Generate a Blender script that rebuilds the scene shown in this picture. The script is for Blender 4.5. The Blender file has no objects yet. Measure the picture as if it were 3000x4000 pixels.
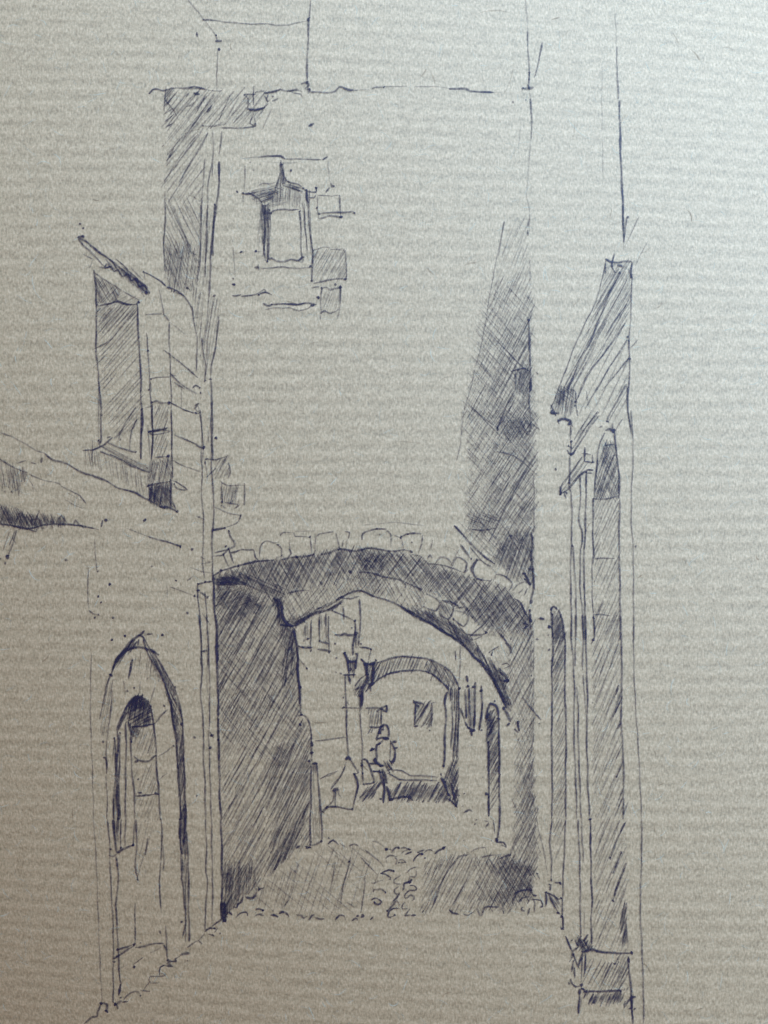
import bpy, math, random
from mathutils import Vector
import numpy as np
random.seed(7)
SC = bpy.context.scene
COL = SC.collection

# ------------------------------------------------------------------ camera, sky, sun, exposure
# one unit = one metre; the sheet lies on a table, the phone is held 16 cm above it
PX = 0.035e-3                     # one photo pixel is 0.035 mm of paper (3000 px = 105 mm)
CAM_H = 0.160
cam_d = bpy.data.cameras.new('camera')
cam_d.sensor_fit = 'HORIZONTAL'; cam_d.sensor_width = 36.0
cam_d.lens = 36.0 * CAM_H / (3000 * PX)
cam_d.clip_start = 0.01; cam_d.clip_end = 50.0
cam = bpy.data.objects.new('camera', cam_d); COL.objects.link(cam)
cam.location = (0, 0, CAM_H)      # z = 0 is the crest of the gently bowed sheet
SC.camera = cam

SUN_EL, SUN_AZ = math.radians(33.6), math.radians(46)     # azimuth from +x towards +y
SUN_DIR = Vector((math.cos(SUN_EL) * math.cos(SUN_AZ), math.cos(SUN_EL) * math.sin(SUN_AZ), math.sin(SUN_EL)))
world = bpy.data.worlds.new('World'); SC.world = world; world.use_nodes = True
wn = world.node_tree.nodes; wl = world.node_tree.links; wn.clear()
sky = wn.new('ShaderNodeTexSky'); sky.sky_type = 'NISHITA'; sky.sun_disc = False
sky.sun_elevation = SUN_EL; sky.sun_rotation = math.pi / 2 - SUN_AZ
sky.air_density = 1.2; sky.dust_density = 0.0; sky.ozone_density = 0.0
bg = wn.new('ShaderNodeBackground'); bg.inputs['Strength'].default_value = 0.068
wo = wn.new('ShaderNodeOutputWorld')
wl.new(sky.outputs[0], bg.inputs[0]); wl.new(bg.outputs[0], wo.inputs[0])
sun_d = bpy.data.lights.new('sun', 'SUN'); sun_d.energy = 1.5; sun_d.angle = math.radians(60)       # soft cool daylight from a big window
sun_d.color = (0.492, 0.75, 1.0)
sun = bpy.data.objects.new('sun', sun_d); COL.objects.link(sun)
sun.rotation_euler = SUN_DIR.to_track_quat('Z', 'Y').to_euler()
SC.view_settings.view_transform = 'Standard'; SC.view_settings.look = 'None'
SC.view_settings.exposure = 2.05; SC.view_settings.gamma = 1.0
SC.cycles.transparent_max_bounces = 64
SC.cycles.max_bounces = 4

# ------------------------------------------------------------------ materials
def mat(name):
    m = bpy.data.materials.new(name); m.use_nodes = True
    nt = m.node_tree; nt.nodes.clear()
    return m, nt
def node(nt, t, **kw):
    n = nt.nodes.new(t)
    for k, v in kw.items():
        if k in n.inputs: n.inputs[k].default_value = v
        else: setattr(n, k, v)
    return n
def ramp(nt, stops):
    r = nt.nodes.new('ShaderNodeValToRGB')
    e = r.color_ramp.elements
    while len(e) > len(stops): e.remove(e[-1])
    while len(e) < len(stops): e.new(1.0)
    for i, (p, c) in enumerate(stops):
        e[i].position = p; e[i].color = c if len(c) == 4 else (*c, 1)
    return r
def math_n(nt, op, a, b=None):
    n = nt.nodes.new('ShaderNodeMath'); n.operation = op
    for i, v in enumerate((a, b)):
        if v is None: continue
        if hasattr(v, 'is_linked'): nt.links.new(v, n.inputs[i])
        else: n.inputs[i].default_value = v
    return n.outputs[0]

def paper_material():
    m, nt = mat('ribbed_kraft_paper'); L = nt.links.new
    tc = node(nt, 'ShaderNodeTexCoord'); P = tc.outputs['Object']
    def mapped(scale, rot=0.0):
        mp = node(nt, 'ShaderNodeMapping'); mp.inputs['Scale'].default_value = scale
        mp.inputs['Rotation'].default_value = (0, 0, rot)
        L(P, mp.inputs[0]); return mp.outputs[0]
    def noise(vec, scale, detail=3.0, rough=0.55, dist=0.0):
        n = node(nt, 'ShaderNodeTexNoise'); n.inputs['Scale'].default_value = scale
        n.inputs['Detail'].default_value = detail; n.inputs['Roughness'].default_value = rough
        n.inputs['Distortion'].default_value = dist
        L(vec, n.inputs['Vector']); return n.outputs[0]
    # ribs: 2 mm pitch, wandering and broken
    sep = node(nt, 'ShaderNodeSeparateXYZ'); L(P, sep.inputs[0])
    wander = noise(mapped((40, 160, 1)), 1.0, 2.0)
    wand2 = noise(mapped((260, 500, 1)), 1.0, 2.0)
    yy = math_n(nt, 'ADD', math_n(nt, 'MULTIPLY', sep.outputs[1], 2 * math.pi / 0.002),
                math_n(nt, 'ADD', math_n(nt, 'MULTIPLY', wander, 2.2), math_n(nt, 'MULTIPLY', wand2, 1.1)))
    rib = math_n(nt, 'SINE', yy)                                   # -1..1
    patch = noise(mapped((70, 150, 1)), 1.0, 2.0)
    ribamp = ramp(nt, [(0.30, (0.45,) * 3), (0.62, (1.0,) * 3)]); L(patch, ribamp.inputs[0])
    ribv = math_n(nt, 'MULTIPLY', rib, ribamp.outputs[0])
    # matted fibres: short streaks in several directions
    f1 = noise(mapped((4200, 1700, 1), 0.75), 1.0, 2.0, 0.6, 0.0)
    f2 = noise(mapped((3900, 1600, 1), -0.6), 1.0, 2.0, 0.6, 0.0)
    f3 = noise(mapped((2200, 2400, 1)), 1.0, 3.0, 0.65, 0.0)
    f4 = noise(mapped((520, 800, 1)), 1.0, 3.0, 0.6)
    fib = math_n(nt, 'ADD', math_n(nt, 'ADD', math_n(nt, 'MULTIPLY', f1, 0.26), math_n(nt, 'MULTIPLY', f2, 0.24)),
                 math_n(nt, 'ADD', math_n(nt, 'MULTIPLY', f3, 0.34), math_n(nt, 'MULTIPLY', f4, 0.17)))
    tone = math_n(nt, 'ADD', fib, math_n(nt, 'MULTIPLY', ribv, 0.024))
    cr = ramp(nt, [(0.39, (0.265, 0.174, 0.096)), (0.47, (0.381, 0.254, 0.147)),
                   (0.535, (0.471, 0.320, 0.193)), (0.62, (0.602, 0.419, 0.263))])
    L(tone, cr.inputs[0])
    # warm brown specks of unbleached pulp
    sp = noise(mapped((420, 420, 1)), 1.0, 2.0, 0.7, 0.0)
    spr = ramp(nt, [(0.62, (0,) * 3), (0.74, (1,) * 3)]); L(sp, spr.inputs[0])
    mx = node(nt, 'ShaderNodeMix', data_type='RGBA'); mx.blend_type = 'MIX'
    L(math_n(nt, 'MULTIPLY', spr.outputs[0], 0.30), mx.inputs['Factor'])
    L(cr.outputs[0], mx.inputs['A']); mx.inputs['B'].default_value = (0.26, 0.17, 0.09, 1)
    b = node(nt, 'ShaderNodeBsdfPrincipled')
    L(mx.outputs['Result'], b.inputs['Base Color'])
    b.inputs['Roughness'].default_value = 0.634
    b.inputs['Specular IOR Level'].default_value = 1.0
    b.inputs['Coat Weight'].default_value = 0.10; b.inputs['Coat Roughness'].default_value = 0.68     # the glazed side of machine-finished kraft
    hgt = math_n(nt, 'ADD', math_n(nt, 'MULTIPLY', ribv, 0.30), math_n(nt, 'MULTIPLY', fib, 1.2))
    bp = node(nt, 'ShaderNodeBump'); bp.inputs['Strength'].default_value = 0.45; bp.inputs['Distance'].default_value = 0.00006
    L(hgt, bp.inputs['Height']); L(bp.outputs[0], b.inputs['Normal'])
    o = node(nt, 'ShaderNodeOutputMaterial'); L(b.outputs[0], o.inputs[0])
    return m

def ink_material(name, col, rough=0.45, grain=True):
    """ballpoint ink: how much of it sits on the fibres comes from the stroke's own 'ink' attribute, broken by the paper's tooth"""
    m, nt = mat(name); L = nt.links.new
    at = node(nt, 'ShaderNodeAttribute'); at.attribute_name = 'ink'
    fac = at.outputs['Fac']
    if grain:
        tc = node(nt, 'ShaderNodeTexCoord')
        def noise(scale, det):
            n = node(nt, 'ShaderNodeTexNoise'); n.inputs['Scale'].default_value = scale
            n.inputs['Detail'].default_value = det; n.inputs['Roughness'].default_value = 0.65
            L(tc.outputs['Object'], n.inputs['Vector']); return n.outputs[0]
        g = math_n(nt, 'MULTIPLY', math_n(nt, 'SUBTRACT', noise(2200, 3), 0.5), 2.2)
        fac = math_n(nt, 'MULTIPLY', fac, math_n(nt, 'ADD', g, 1.0))
    cl = node(nt, 'ShaderNodeClamp'); L(fac, cl.inputs[0]); cl.inputs[2].default_value = 0.86
    b = node(nt, 'ShaderNodeBsdfPrincipled'); b.inputs['Base Color'].default_value = (*col, 1)
    b.inputs['Roughness'].default_value = rough; b.inputs['Specular IOR Level'].default_value = 0.25
    t = node(nt, 'ShaderNodeBsdfTransparent')
    mx = node(nt, 'ShaderNodeMixShader'); L(cl.outputs[0], mx.inputs[0]); L(t.outputs[0], mx.inputs[1]); L(b.outputs[0], mx.inputs[2])
    o = node(nt, 'ShaderNodeOutputMaterial'); L(mx.outputs[0], o.inputs[0])
    return m

def wood_material():
    m, nt = mat('oiled_table_wood'); L = nt.links.new
    tc = node(nt, 'ShaderNodeTexCoord')
    mp = node(nt, 'ShaderNodeMapping'); mp.inputs['Scale'].default_value = (3, 40, 1); L(tc.outputs['Object'], mp.inputs[0])
    n = node(nt, 'ShaderNodeTexNoise'); n.inputs['Scale'].default_value = 2.0; n.inputs['Detail'].default_value = 6; n.inputs['Distortion'].default_value = 0.8
    L(mp.outputs[0], n.inputs['Vector'])
    r = ramp(nt, [(0.3, (0.10, 0.055, 0.028)), (0.55, (0.19, 0.11, 0.06)), (0.75, (0.27, 0.17, 0.10))]); L(n.outputs[0], r.inputs[0])
    b = node(nt, 'ShaderNodeBsdfPrincipled'); L(r.outputs[0], b.inputs['Base Color']); b.inputs['Roughness'].default_value = 0.45
    o = node(nt, 'ShaderNodeOutputMaterial'); L(b.outputs[0], o.inputs[0])
    return m

INK = ink_material('blue_black_ballpoint_ink', (0.030, 0.023, 0.054))
PALE = ink_material('pale_pulp_fibre', (0.70, 0.63, 0.50), 0.6, False)
BROWN = ink_material('brown_pulp_fibre', (0.17, 0.09, 0.045), 0.6, False)

# ------------------------------------------------------------------ table and sheet
WALL_C = (0.22, 0.10, 0.030); WALL_D = 0.50
BOW = 2.0; BOW_A = math.radians(46)
def sheet_z(x, y):                # the sheet bows up across a diagonal, a curve added to grade the daylight
    d = x * math.cos(BOW_A) + y * math.sin(BOW_A) 
    return -BOW * d * d
def on_sheet(px, py):             # photo pixel -> point on the sheet (perspective of the bow undone)
    x = (px - 1500) * PX; y = (2000 - py) * PX
    X, Y = x, y
    for _ in range(3):
        f = 1 - sheet_z(X, Y) / CAM_H
        X, Y = x * f, y * f
    return X, Y, sheet_z(X, Y)

def link(name, me, material, parent=None):
    if material: me.materials.append(material)
    o = bpy.data.objects.new(name, me); COL.objects.link(o)
    if parent: o.parent = parent
    return o

SW, SH = 0.172, 0.228
NX, NY = 100, 134
vs = []; fs = []
for layer in (0, 1):
    for j in range(NY + 1):
        for i in range(NX + 1):
            x = -SW / 2 + SW * i / NX; y = -SH / 2 + SH * j / NY
            vs.append((x, y, sheet_z(x, y) - 0.00025 * layer))
N1 = (NX + 1) * (NY + 1)
for j in range(NY):
    for i in range(NX):
        a = j * (NX + 1) + i
        fs.append((a, a + 1, a + NX + 2, a + NX + 1))
        b = a + N1
        fs.append((b, b + NX + 1, b + NX + 2, b + 1))
rim = [i for i in range(NX + 1)] + [j * (NX + 1) + NX for j in range(1, NY + 1)] + \
      [NY * (NX + 1) + i for i in range(NX - 1, -1, -1)] + [j * (NX + 1) for j in range(NY - 1, 0, -1)]
for k in range(len(rim)):
    a, b = rim[k], rim[(k + 1) % len(rim)]
    fs.append((a, a + N1, b + N1, b))
me = bpy.data.meshes.new('paper_sheet'); me.from_pydata(vs, [], fs); me.update()
for p in me.polygons[:NX * NY * 2]: p.use_smooth = True
sheet = link('paper_sheet', me, paper_material())
sheet['label'] = 'grey-brown ribbed kraft paper sheet that carries the pen drawing'
sheet['category'] = 'paper'
TABLE_Z = min(v[2] for v in vs)
tb = bpy.data.meshes.new('table_top')
T, th = 0.9, 0.03
x0, x1, y0, y1 = -0.49, T, -0.49, 0.6
z1 = TABLE_Z - 0.0003; z0 = z1 - th
tb.from_pydata([(x0, y0, z0), (x1, y0, z0), (x1, y1, z0), (x0, y1, z0), (x0, y0, z1), (x1, y0, z1), (x1, y1, z1), (x0, y1, z1)], [],
               [(3, 2, 1, 0), (4, 5, 6, 7), (0, 1, 5, 4), (1, 2, 6, 5), (2, 3, 7, 6), (3, 0, 4, 7)])
table = link('table_top', tb, wood_material()); table['kind'] = 'structure'

# unseen walls added left and near: they block sky and bounce warm light
def box(name, a, b, material):
    (x0, y0, z0), (x1, y1, z1) = a, b
    me = bpy.data.meshes.new(name)
    me.from_pydata([(x0, y0, z0), (x1, y0, z0), (x1, y1, z0), (x0, y1, z0), (x0, y0, z1), (x1, y0, z1), (x1, y1, z1), (x0, y1, z1)], [],
                   [(3, 2, 1, 0), (4, 5, 6, 7), (0, 1, 5, 4), (1, 2, 6, 5), (2, 3, 7, 6), (3, 0, 4, 7)])
    o = link(name, me, material); o['kind'] = 'structure'; return o
def plaster(name, c):
    m, nt = mat(name); L = nt.links.new
    n = node(nt, 'ShaderNodeTexNoise'); n.inputs['Scale'].default_value = 6.0; n.inputs['Detail'].default_value = 5
    r = ramp(nt, [(0.3, tuple(v * 0.88 for v in c)), (0.7, c)]); L(n.outputs[0], r.inputs[0])
    b = node(nt, 'ShaderNodeBsdfPrincipled'); L(r.outputs[0], b.inputs['Base Color']); b.inputs['Roughness'].default_value = 0.9
    o = node(nt, 'ShaderNodeOutputMaterial'); L(b.outputs[0], o.inputs[0]); return m
WALL = plaster('warm_bounce_brown', WALL_C)  # brown chosen for the warm light it throws back on the sheet
box('bounce_wall_left', (-0.62, -WALL_D - 0.12, -0.78), (-0.50, 2.2, 1.9), WALL)
box('bounce_wall_back', (-0.50, -WALL_D - 0.12, -0.78), (2.6, -WALL_D, 1.9), WALL)
box('floor', (-0.62, -WALL_D - 0.12, -0.86), (2.6, 2.2, -0.78), plaster('floor_boards_stain', (0.22, 0.14, 0.08)))

# ------------------------------------------------------------------ the pen: ribbons of ink laid on the sheet
LIFT = 2.0e-5; SPREAD = 1.55
class Pen:
    def __init__(self, lift=2.6e-5): self.v = []; self.f = []; self.a = []; self.lift = lift; self.boost = 1.0
    def ribbon(self, pts, w, ink, taper=True, wob=0.9, fade=0):
        """pts in photo pixels (dense polyline), w in photo pixels"""
        n = len(pts)
        if n < 2: return
        base = len(self.v)
        off = self.lift + random.random() * self.lift * 2.5
        ph = random.random() * 6.28
        acc = 0.0
        for i in range(n):
            x, y = pts[i]
            xa, ya = pts[max(i - 1, 0)]; xb, yb = pts[min(i + 1, n - 1)]
            tx, ty = xb - xa, yb - ya
            l = math.hypot(tx, ty) or 1.0
            nx, ny = -ty / l, tx / l
            if i: acc += math.hypot(x - pts[i - 1][0], y - pts[i - 1][1])
            t = i / (n - 1)
            ww = w * (0.88 + 0.22 * math.sin(acc * 0.055 + ph) * math.sin(acc * 0.021 + 2 * ph))
            ii = ink * (0.9 + 0.22 * math.sin(acc * 0.03 + ph * 1.7) + random.uniform(-.09, .09))
            if fade: ii *= 1.12 - abs(fade) * (t if fade > 0 else 1 - t) ** 1.5
            if taper:
                e = min(t, 1 - t) * (n - 1)
                if e < 1: ww *= 0.55; ii *= 0.8
            jx = math.sin(acc * 0.045 + ph) * wob + math.sin(acc * 0.13 + ph * 2.3) * wob * 0.5
            ww *= SPREAD
            for s, e in ((-0.5, .12), (-0.16, 1.0), (0.16, 1.0), (0.5, .12)):     # the ink feathers into the fibres at its edges
                X, Y, Z = on_sheet(x + nx * (s * ww + jx), y + ny * (s * ww + jx))
                self.v.append((X, Y, Z + off)); self.a.append(max(0.0, min(1.3, ii * e)))
            if i:
                k = base + 4 * i
                for q in (0, 1, 2): self.f.append((k - 4 + q, k - 3 + q, k + 1 + q, k + q))
    def dot(self, x, y, r, ink, sx=1.0, ang=0.0):
        base = len(self.v); n = 9
        off = self.lift + random.random() * self.lift * 2.5
        X, Y, Z = on_sheet(x, y); self.v.append((X, Y, Z + off)); self.a.append(ink)
        for i in range(n):
            a = 6.2832 * i / n; rr = r * random.uniform(.7, 1.2)
            dx, dy = math.cos(a) * rr * sx, math.sin(a) * rr
            X, Y, Z = on_sheet(x + dx * math.cos(ang) - dy * math.sin(ang), y + dx * math.sin(ang) + dy * math.cos(ang))
            self.v.append((X, Y, Z + off)); self.a.append(ink * .9)
        for i in range(n): self.f.append((base, base + 1 + i, base + 1 + (i + 1) % n))
    def stroke(self, pts, w, ink):
        w *= self.boost; ink = min(.98, ink * self.boost)
        self.ribbon(spline(pts), w * .90, ink * (.82 if ink < .8 else .86))
        if ink > .62 and random.random() < .30:          # the pen rests: a blot at an end
            x, y = pts[0] if random.random() < .5 else pts[-1]
            self.dot(x, y, w * .52, min(1, ink), random.uniform(1, 1.8), random.uniform(0, 3.1))
    def hatch(self, poly, ang, sp, w, ink, seg=(130, 420), ragged=18.0):
        sp *= .70; ink *= .70 * self.boost; w *= .88
        a = math.radians(ang); dx, dy = math.cos(a), math.sin(a); nx, ny = -dy, dx
        us = [x * nx + y * ny for x, y in poly]
        u = min(us) + random.random() * sp
        while u < max(us):
            hits = []
            n = len(poly)
            for i in range(n):
                (xa, ya), (xb, yb) = poly[i], poly[(i + 1) % n]
                ua, ub = xa * nx + ya * ny, xb * nx + yb * ny
                if (ua <= u) != (ub <= u):
                    t = (u - ua) / (ub - ua)
                    hits.append((xa + (xb - xa) * t) * dx + (ya + (yb - ya) * t) * dy)
            hits.sort()
            for h0, h1 in zip(hits[::2], hits[1::2]):
                t0 = h0 - random.uniform(-.4, 1) * ragged
                end = h1 + random.uniform(-.4, 1) * ragged
                while t0 < end - 8:
                    t1 = min(end, t0 + random.uniform(*seg))
                    if end - t1 < 40: t1 = end
                    if random.random() > .07:
                        tilt = random.gauss(0, .022); bend = random.gauss(0, .012) * (t1 - t0)
                        k = max(2, int((t1 - t0) / 26) + 1); pts = []
                        for q in range(k + 1):
                            s = q / k; tt = t0 + (t1 - t0) * s
                            uu = u + tilt * (tt - (t0 + t1) / 2) + bend * 4 * s * (1 - s)
                            pts.append((dx * tt + nx * uu, dy * tt + ny * uu))
                        self.ribbon(pts, w * random.uniform(.75, 1.15), ink * random.uniform(.65, 1.2), wob=.7, fade=random.choice((-1, 1, 1)) * random.uniform(.2, .75) * (1 if dy * .9 + .1 > 0 else -1))
                    t0 = t1 + random.uniform(-12, 22)
            u += sp * random.uniform(.55, 1.45)
    def build(self, name, material, parent):
        me = bpy.data.meshes.new(name); me.from_pydata(self.v, [], self.f)
        at = me.attributes.new('ink', 'FLOAT', 'POINT'); at.data.foreach_set('value', self.a)
        me.update()
        return link(name, me, material, parent)

def spline(p, step=14.0):
    if len(p) == 2:
        (x0, y0), (x1, y1) = p
        n = max(2, int(math.hypot(x1 - x0, y1 - y0) / 30))
        return [(x0 + (x1 - x0) * i / n, y0 + (y1 - y0) * i / n) for i in range(n + 1)]
    q = [p[0]] + list(p) + [p[-1]]; out = [p[0]]
    for i in range(1, len(q) - 2):
        a, b, c, d = q[i - 1], q[i], q[i + 1], q[i + 2]
        n = max(2, int(math.hypot(c[0] - b[0], c[1] - b[1]) / step))
        for k in range(1, n + 1):
            t = k / n; t2 = t * t; t3 = t2 * t
            out.append(tuple(0.5 * (2 * b[m] + (c[m] - a[m]) * t + (2 * a[m] - 5 * b[m] + 4 * c[m] - d[m]) * t2
                                    + (3 * b[m] - a[m] - 3 * c[m] + d[m]) * t3) for m in (0, 1)))
    return out

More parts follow.
